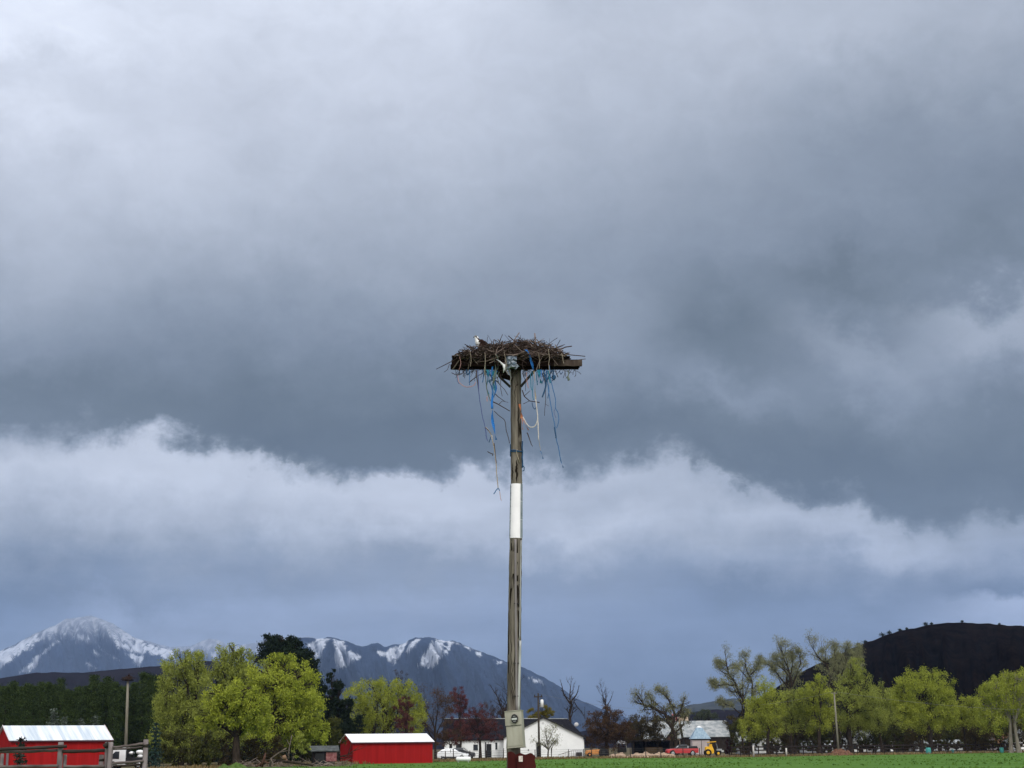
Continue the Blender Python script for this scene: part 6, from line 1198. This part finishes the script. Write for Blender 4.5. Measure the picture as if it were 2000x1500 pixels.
for s_ in (-1, 1):
    MB().prism([Vector((-.85, s_*.87, 1.30)), Vector((.7, s_*.87, 1.30)), Vector((.62, s_*.765, 1.74)), Vector((-.35, s_*.765, 1.74))], (0, s_*.03, 0)).build('side_window', m_cglass, cb_); MB().box((.82, s_*.95, 1.45), (.10, .06, .35)).build('pillar_trim', m_lamp, pk); MB().box((-.95, s_*1.0, 1.3), (.14, .18, .16)).build('mirror', m_trimb, pk); MB().ell((-2.38, s_*.7, .98), (.14, .14, .10), 8, 5).build('headlight', m_lamp, pk); MB().box((2.5, s_*.8, 1.0), (.06, .16, .3)).build('tail_light', m_tail, pk)
MB().tube([(-1.1, -.9, 1.25), (-.72, -.88, 1.62)], .05, 6).build('windscreen_pillar', m_lamp, pk); wheels(pk, (-1.62, 1.55), .84, .46, .28)
# yellow tractor with canopy
Yy = 249; ty = thing('tractor', 'yellow tractor with a canopy roof and grey windscreen right of the red pickup', 'tractor', (gx(1392, Yy), Yy, 0), R(0)); m_yel = mat('yellow_machine_paint', (.62, .33, .012), (.70, .39, .02), scale=3, rough=.45)
loft_body([(-1.25, .55, 1.35, .45, .42), (-1.15, .45, 1.48, .55, .5), (-.5, .4, 1.5, .6, .55), (-.1, .4, 1.5, .6, .5), (.1, .5, .95, .55, .5)], 1.2).build('body', m_yel, ty); MB().box((-.35, 0, 1.62), (.4, .8, .5)).build('seat_back', m_yel, ty)
MB().box((-.2, 0, 2.18), (1.35, 1.2, .12), ry=-.06).build('canopy', m_yel, ty)
for x, y in ((-.75, -.5), (-.75, .5), (.5, -.5), (.5, .5)): MB().tube([(x, y, 1.3), (x*.95, y, 2.15)], .035, 6).build('canopy_post', m_trimb, ty)
MB().box((.62, 0, 1.55), (.06, 1.0, .75), ry=-.25).build('windscreen', mat('dusty_screen', (.16, .18, .19), (.24, .26, .27), rough=.3), ty); MB().box((.95, 0, .98), (.8, .9, .28)).build('front_hood', m_rim, ty); MB().box((1.45, 0, .75), (.35, 1.2, .3)).build('front_bucket', m_conduit, ty); MB().box((.75, 0, .6), (.9, .7, .5)).build('engine_block', m_trimb, ty)
for x, r_ in ((-.85, .55), (.75, .42)):
    for s_ in (-1, 1): wh = MB().wheelx((x, s_*.62, r_), r_, .3).build('wheel', m_tyre, ty); MB().wheelx((x, s_*.72, r_), r_*.5, .16, 10).build('rim', m_yel, wh)
# orange tractor with large black wheel
Yo = 262; to = thing('tractor', 'low orange tractor with one big dark rear wheel, right of the white house', 'tractor', (gx(1166, Yo), Yo, 0), R(3)); m_ora = mat('faded_orange_paint', (.42, .16, .035), (.52, .23, .07), scale=3, rough=.6)
loft_body([(-1.95, .45, .85, .35, .3), (-1.8, .4, 1.05, .42, .38), (-.6, .4, 1.15, .45, .4), (.2, .4, 1.2, .5, .45), (.9, .5, 1.1, .5, .45)], 1).build('body', m_ora, to); MB().box((.35, 0, 1.3), (.45, .6, .4)).build('seat', m_trimb, to); MB().tube([(-.2, 0, 1.15), (.02, 0, 1.5)], .03, 6).build('steering_column', m_iron, to); MB().tube([(-1.1, .1, 1.05), (-1.1, .1, 1.7)], .04, 6).build('exhaust', m_iron, to)
for x, r_, y in ((.95, .72, .62), (-1.3, .36, .5)):
    for s_ in (-1, 1): wh = MB().wheelx((x, s_*y, r_), r_, .36 if r_ > .5 else .2).build('wheel', m_tyre, to); MB().wheelx((x, s_*(y+.06), r_), r_*.45, .26, 10).build('rim', m_ora if r_ < .5 else m_trimb, wh)
# white canopy trailer
Yw = 280; tw = thing('canopy_trailer', 'white-roofed canopy trailer under the brown trees left of the dark shed', 'trailer', (gx(1204, Yw), Yw, 0)); wl_ = (1222-1202)/ppm(Yw)
MB().prism([Vector((0, -.9, 2.05)), Vector((wl_, -.9, 2.05)), Vector((wl_*.72, -.2, 2.62)), Vector((wl_*.28, -.2, 2.62))], (0, 1.8, 0)).build('roof', m_white, tw); MB().box((wl_/2, 0, .95), (wl_*.85, 1.5, .8)).build('body', m_trimb, tw)
for x in (.1, wl_-.1):
    for s_ in (-.8, .8): MB().tube([(x, s_, .6), (x, s_, 2.1)], .04, 6).build('canopy_post', m_conduit, tw)
for s_ in (-.8, .8): MB().wheelx((wl_/2, s_, .33), .33, .2).build('wheel', m_tyre, tw)
# white truck half hidden behind the log fence
Ytk = 158; tk = thing('truck', 'white cab truck with dark bed of white sacks, half hidden behind the log fence', 'truck', (gx(250, Ytk), Ytk, 0), R(0)); s_ = 1/ppm(Ytk)
loft_body([(-1.75, .45, 1.2, .8, .78), (-1.65, .4, 1.55, .9, .86), (-1.1, .4, 2.0, .95, .85), (-.45, .4, 2.15, .95, .85), (-.05, .4, 2.12, .95, .85), (0, .45, 2.0, .93, .84)], 2).build('cab', m_cwhite, tk)
MB().prism([Vector((-1.32, -.95, 1.02)), Vector((-.62, -.955, 1.0)), Vector((-.62, -.90, 1.72)), Vector((-1.0, -.90, 1.72)), Vector((-1.32, -.93, 1.42))], (0, -.03, 0)).build('side_window', m_cglass, tk)
MB().box((1.0, 0, .85), (1.95, 1.8, .5)).build('bed', m_trimb, tk); MB().box((.12, 0, 1.5), (.08, 1.7, 1.0)).build('headboard', m_trimb, tk)
for x, z in ((.75, 1.2), (1.85, 1.2)): MB().box((x, -.86, z), (.08, .06, .9)).build('stake', m_trimb, tk)
for x, z, r_ in ((.5, 1.55, .26), (1.35, 1.62, .38), (1.42, 1.22, .30)): o = MB().ell((x, -.6, z), (r_*1.1, .3, r_*.62), 10, 7, jit=.06, seed=int(x*10)).build('sack', m_white, tk)
for x in (-1.15, 1.3):
    for sg in (-1, 1): wh = MB().wheelx((x, sg*.82, .42), .42, .26).build('wheel', m_tyre, tk); MB().wheelx((x, sg*.9, .42), .24, .14, 10).build('rim', m_rim, wh)

# ------------------------------------------------------------------ small things
g = G(905, 1489.5); Yp = g.y; L_ = 30/ppm(Yp); pt = thing('propane_tank', 'long white propane tank lying on the grass edge below the white car', 'tank', (gx(905, Yp), Yp, 0))
b = MB(); r_ = .27; b.tube([(-L_/2, 0, .42), (-L_/2+.06, 0, .42), (-L_/2+.2, 0, .42), (L_/2-.2, 0, .42), (L_/2-.06, 0, .42), (L_/2, 0, .42)], [.05, .2, r_, r_, .2, .05], 14); b.build('tank', m_white, pt); MB().ell((0, 0, .72), (.14, .14, .09), 8, 5).build('valve_dome', m_conduit, pt)
for x in (-.6, .6): MB().box((x, 0, .09), (.12, .5, .2)).build('foot', m_greyw, pt)
m_turq = mat('turquoise_plastic', (.03, .22, .20), (.06, .30, .27), scale=4, rough=.5)
for u, sz, lb in ((1812, 1.0, 'turquoise barrel in front of the rail fence under the big round willow'), (1859, .6, 'small dark teal tub at the rail fence right of the biggest barrel'), (1955, .85, 'turquoise barrel by the rail fence left of the pale trunks'), (1988, .7, 'turquoise barrel nearest the right edge of the view')):
    p = along_edge(u, 2.0); root = thing('plastic_barrel', lb, 'barrel', p, 0, 'turquoise barrels along the rail fence'); b = MB(); h = .95*sz; r_ = .40*sz; b.tube([(0, 0, 0), (0, 0, h*.12), (0, 0, h*.3), (0, 0, h*.5), (0, 0, h*.7), (0, 0, h*.9), (0, 0, h)], [r_*.86, r_*.96, r_, r_*1.03, r_, r_*.95, r_*.85], 14); b.build('drum', m_turq if sz != .6 else mat('dark_teal_plastic', (.012, .08, .08), (.02, .11, .11), rough=.5), root)
    MB().tube([(0, 0, h+.004), (0, 0, h+.05)], [r_*.88, r_*.84], 14).build('lid', m_turq, root)
for u, vt, lb in ((1471, 1456, 'short white post at the left end of the rail fence'), (1535, 1461, 'stubby white post before the rail fence under the cottonwoods')):
    p = along_edge(u, 1.2); h = P(u, vt, p.y).z; root = MB().tube([(0, 0, 0), (0, 0, h-.05), (0, 0, h)], [.13, .12, .07], 8).build('white_post', mat('chalky_white_paint', (.45, .42, .40), (.58, .55, .52), scale=5, rough=.9)); root.location = p; tag(root, lb, 'post', 'white posts by the rail fence')
p = along_edge(829, 1.0); root = thing('fuel_can', 'small bright red can at the foot of the right red barn', 'can', p); MB().box((0, 0, .26), (.4, .25, .5)).build('body', mat('bright_red_plastic', (.5, .02, .02), (.55, .03, .03), rough=.5), root, bevel=.04); MB().tube([(-.1, 0, .5), (-.1, 0, .6), (.1, 0, .6), (.1, 0, .5)], .03, 6).build('handle', m_redtrim, root)
# heaps of earth and stone
def heap(label, u, back, w_, d_, h_, mt, name='dirt_heap', cat='heap', seed=1, Y=None):
    p = along_edge(u, back) if Y is None else Vector((gx(u, Y), Y, 0)); b = MB(); n_ = 26; vs_ = []
    for j in range(n_+1):
        for i in range(n_+1):
            x, y = (i/n_-.5)*2, (j/n_-.5)*2; rr_ = max(0, 1-x*x-y*y); z = h_*(rr_**.8)*(1+.75*mnoise.fractal(Vector((x*2.5+seed, y*2.5, seed)), 1, 2, 4)) if rr_ > 0 else -.05
            vs_.append((x*w_/2, y*d_/2, z))
    b.add(vs_, [(j*(n_+1)+i, j*(n_+1)+i+1, (j+1)*(n_+1)+i+1, (j+1)*(n_+1)+i) for j in range(n_) for i in range(n_)], True); o = b.build(name, mt); o.location = p; return tag(o, label, cat)
m_dirt = mat('red_brown_earth', (.07, .036, .024), (.17, .09, .06), scale=3, rough=1, detail=8); m_tand = mat('tan_earth', (.24, .17, .12), (.40, .30, .22), scale=2, rough=1, detail=8); m_mound = mat('grassy_mound', (.04, .075, .016), (.085, .13, .035), scale=4, rough=1, detail=8)
heap('red-brown earth heap at the foot of the thin grey pole', 1640, 2.2, 4.4, 2.6, .72, m_dirt, seed=2); heap('low tan earth heap before the dark open shed', 1255, 6, 5.5, 3, .65, m_tand, seed=3); heap('low tan earth heap below the bushy brown tree', 1208, 6, 4.0, 2.6, .6, m_tand, seed=4); heap('long tan earth heap left of the red pickup', 1292, 7, 5.0, 3, .6, m_tand, seed=5)
heap('small green grassy mound below the big willows', 456, 0, 3.4, 2.4, .42, m_mound, 'grass_mound', 'mound', 6, Y=146)
heap('tan soil bank along the foot of the right red barn', 720, 1.2, 4.2, 1.4, .32, m_tand, seed=7); heap('small orange soil heap before the middle of the right red barn', 775, .9, 2.4, 1.2, .35, mat('orange_earth', (.26, .13, .06), (.36, .2, .1), scale=3, rough=1), seed=8)
# fallen wood
m_log = mat('bleached_dead_wood', (.07, .055, .045), (.17, .14, .115), scale=6, rough=1, stretch=(.3, .3, 1)); 
def deadwood(label, Y, paths, name='fallen_branch', mt=None):
    o0 = Vector((gx(paths[0][0][0][0], Y), Y, 0)); b = MB(); rq_ = random.Random(int(paths[0][0][0][0]))
    for pts, ra, rb in paths:
        ps = [P(u, v, Y+rq_.uniform(-.3, .3)) for u, v in pts]; ps = [Vector((p.x, p.y, max(.03, p.z))) for p in ps]; n_ = len(ps); b.tube(ps, [ra+(rb-ra)*i/(n_-1) for i in range(n_)], 6)
    o = b.build(name, mt or m_log, None, o0); return tag(o, label, 'dead wood')
deadwood('pale forked dead branch leaning up below the big willows', 154, [([(527, 1497), (529, 1482), (545, 1470), (560, 1461)], .10, .05), ([(529, 1482), (535, 1496)], .07, .05), ([(545, 1470), (562, 1466)], .05, .03)]); deadwood('dark log lying along the field edge before the little shed', 156, [([(552, 1487), (580, 1490), (612, 1495)], .16, .10)], 'fallen_log', m_bark); deadwood('upright pale broken stub under the right of the willows', 157, [([(563, 1482), (565, 1460), (570, 1436)], .09, .04), ([(565, 1455), (560, 1444)], .04, .02)], 'tree_stub')
deadwood('bare dark fallen boughs in front of the left end of the right red barn', 166, [([(632, 1494), (655, 1480), (680, 1474), (702, 1458)], .12, .03), ([(655, 1480), (672, 1482), (692, 1470)], .07, .02), ([(680, 1474), (684, 1460), (686, 1450)], .05, .02), ([(692, 1466), (706, 1462), (716, 1456)], .04, .015), ([(640, 1488), (650, 1470)], .05, .02), ([(668, 1477), (690, 1480)], .05, .02)], 'fallen_branch', m_bark)
deadwood('reddish stump pile left of the forked dead branch', 156, [([(510, 1497), (516, 1482), (519, 1470)], .20, .06), ([(516, 1488), (530, 1492)], .12, .05), ([(500, 1497), (512, 1490)], .12, .06)], 'tree_stub', mat('reddish_dead_wood', (.05, .028, .02), (.11, .06, .045), scale=5, rough=1))
deadwood('pale cut log ends heaped below the willows', 157, [([(553, 1481), (559, 1478)], .28, .26), ([(557, 1488), (562, 1486)], .2, .2)], 'log_pile', mat('cut_log_end', (.14, .085, .055), (.22, .14, .09), scale=5, rough=1))
b = MB(); rn = random.Random(44); o0 = Vector((gx(600, 160), 160, 0))
for i in range(260):
    u = rn.uniform(470, 690); c = Vector((gx(u, 160)-o0.x, rn.uniform(-3, 3), abs(rn.gauss(.15, .25)))); stick(b, c, rn.uniform(.5, 1.8), rn.uniform(0, 6.28), rn.gauss(.1, .35), rn.uniform(.012, .035))
o = b.build('brushwood', m_stick_pale, None); o.location = o0; tag(o, 'litter of broken brushwood along the foot of the willows and barn', 'brushwood', kind='stuff')
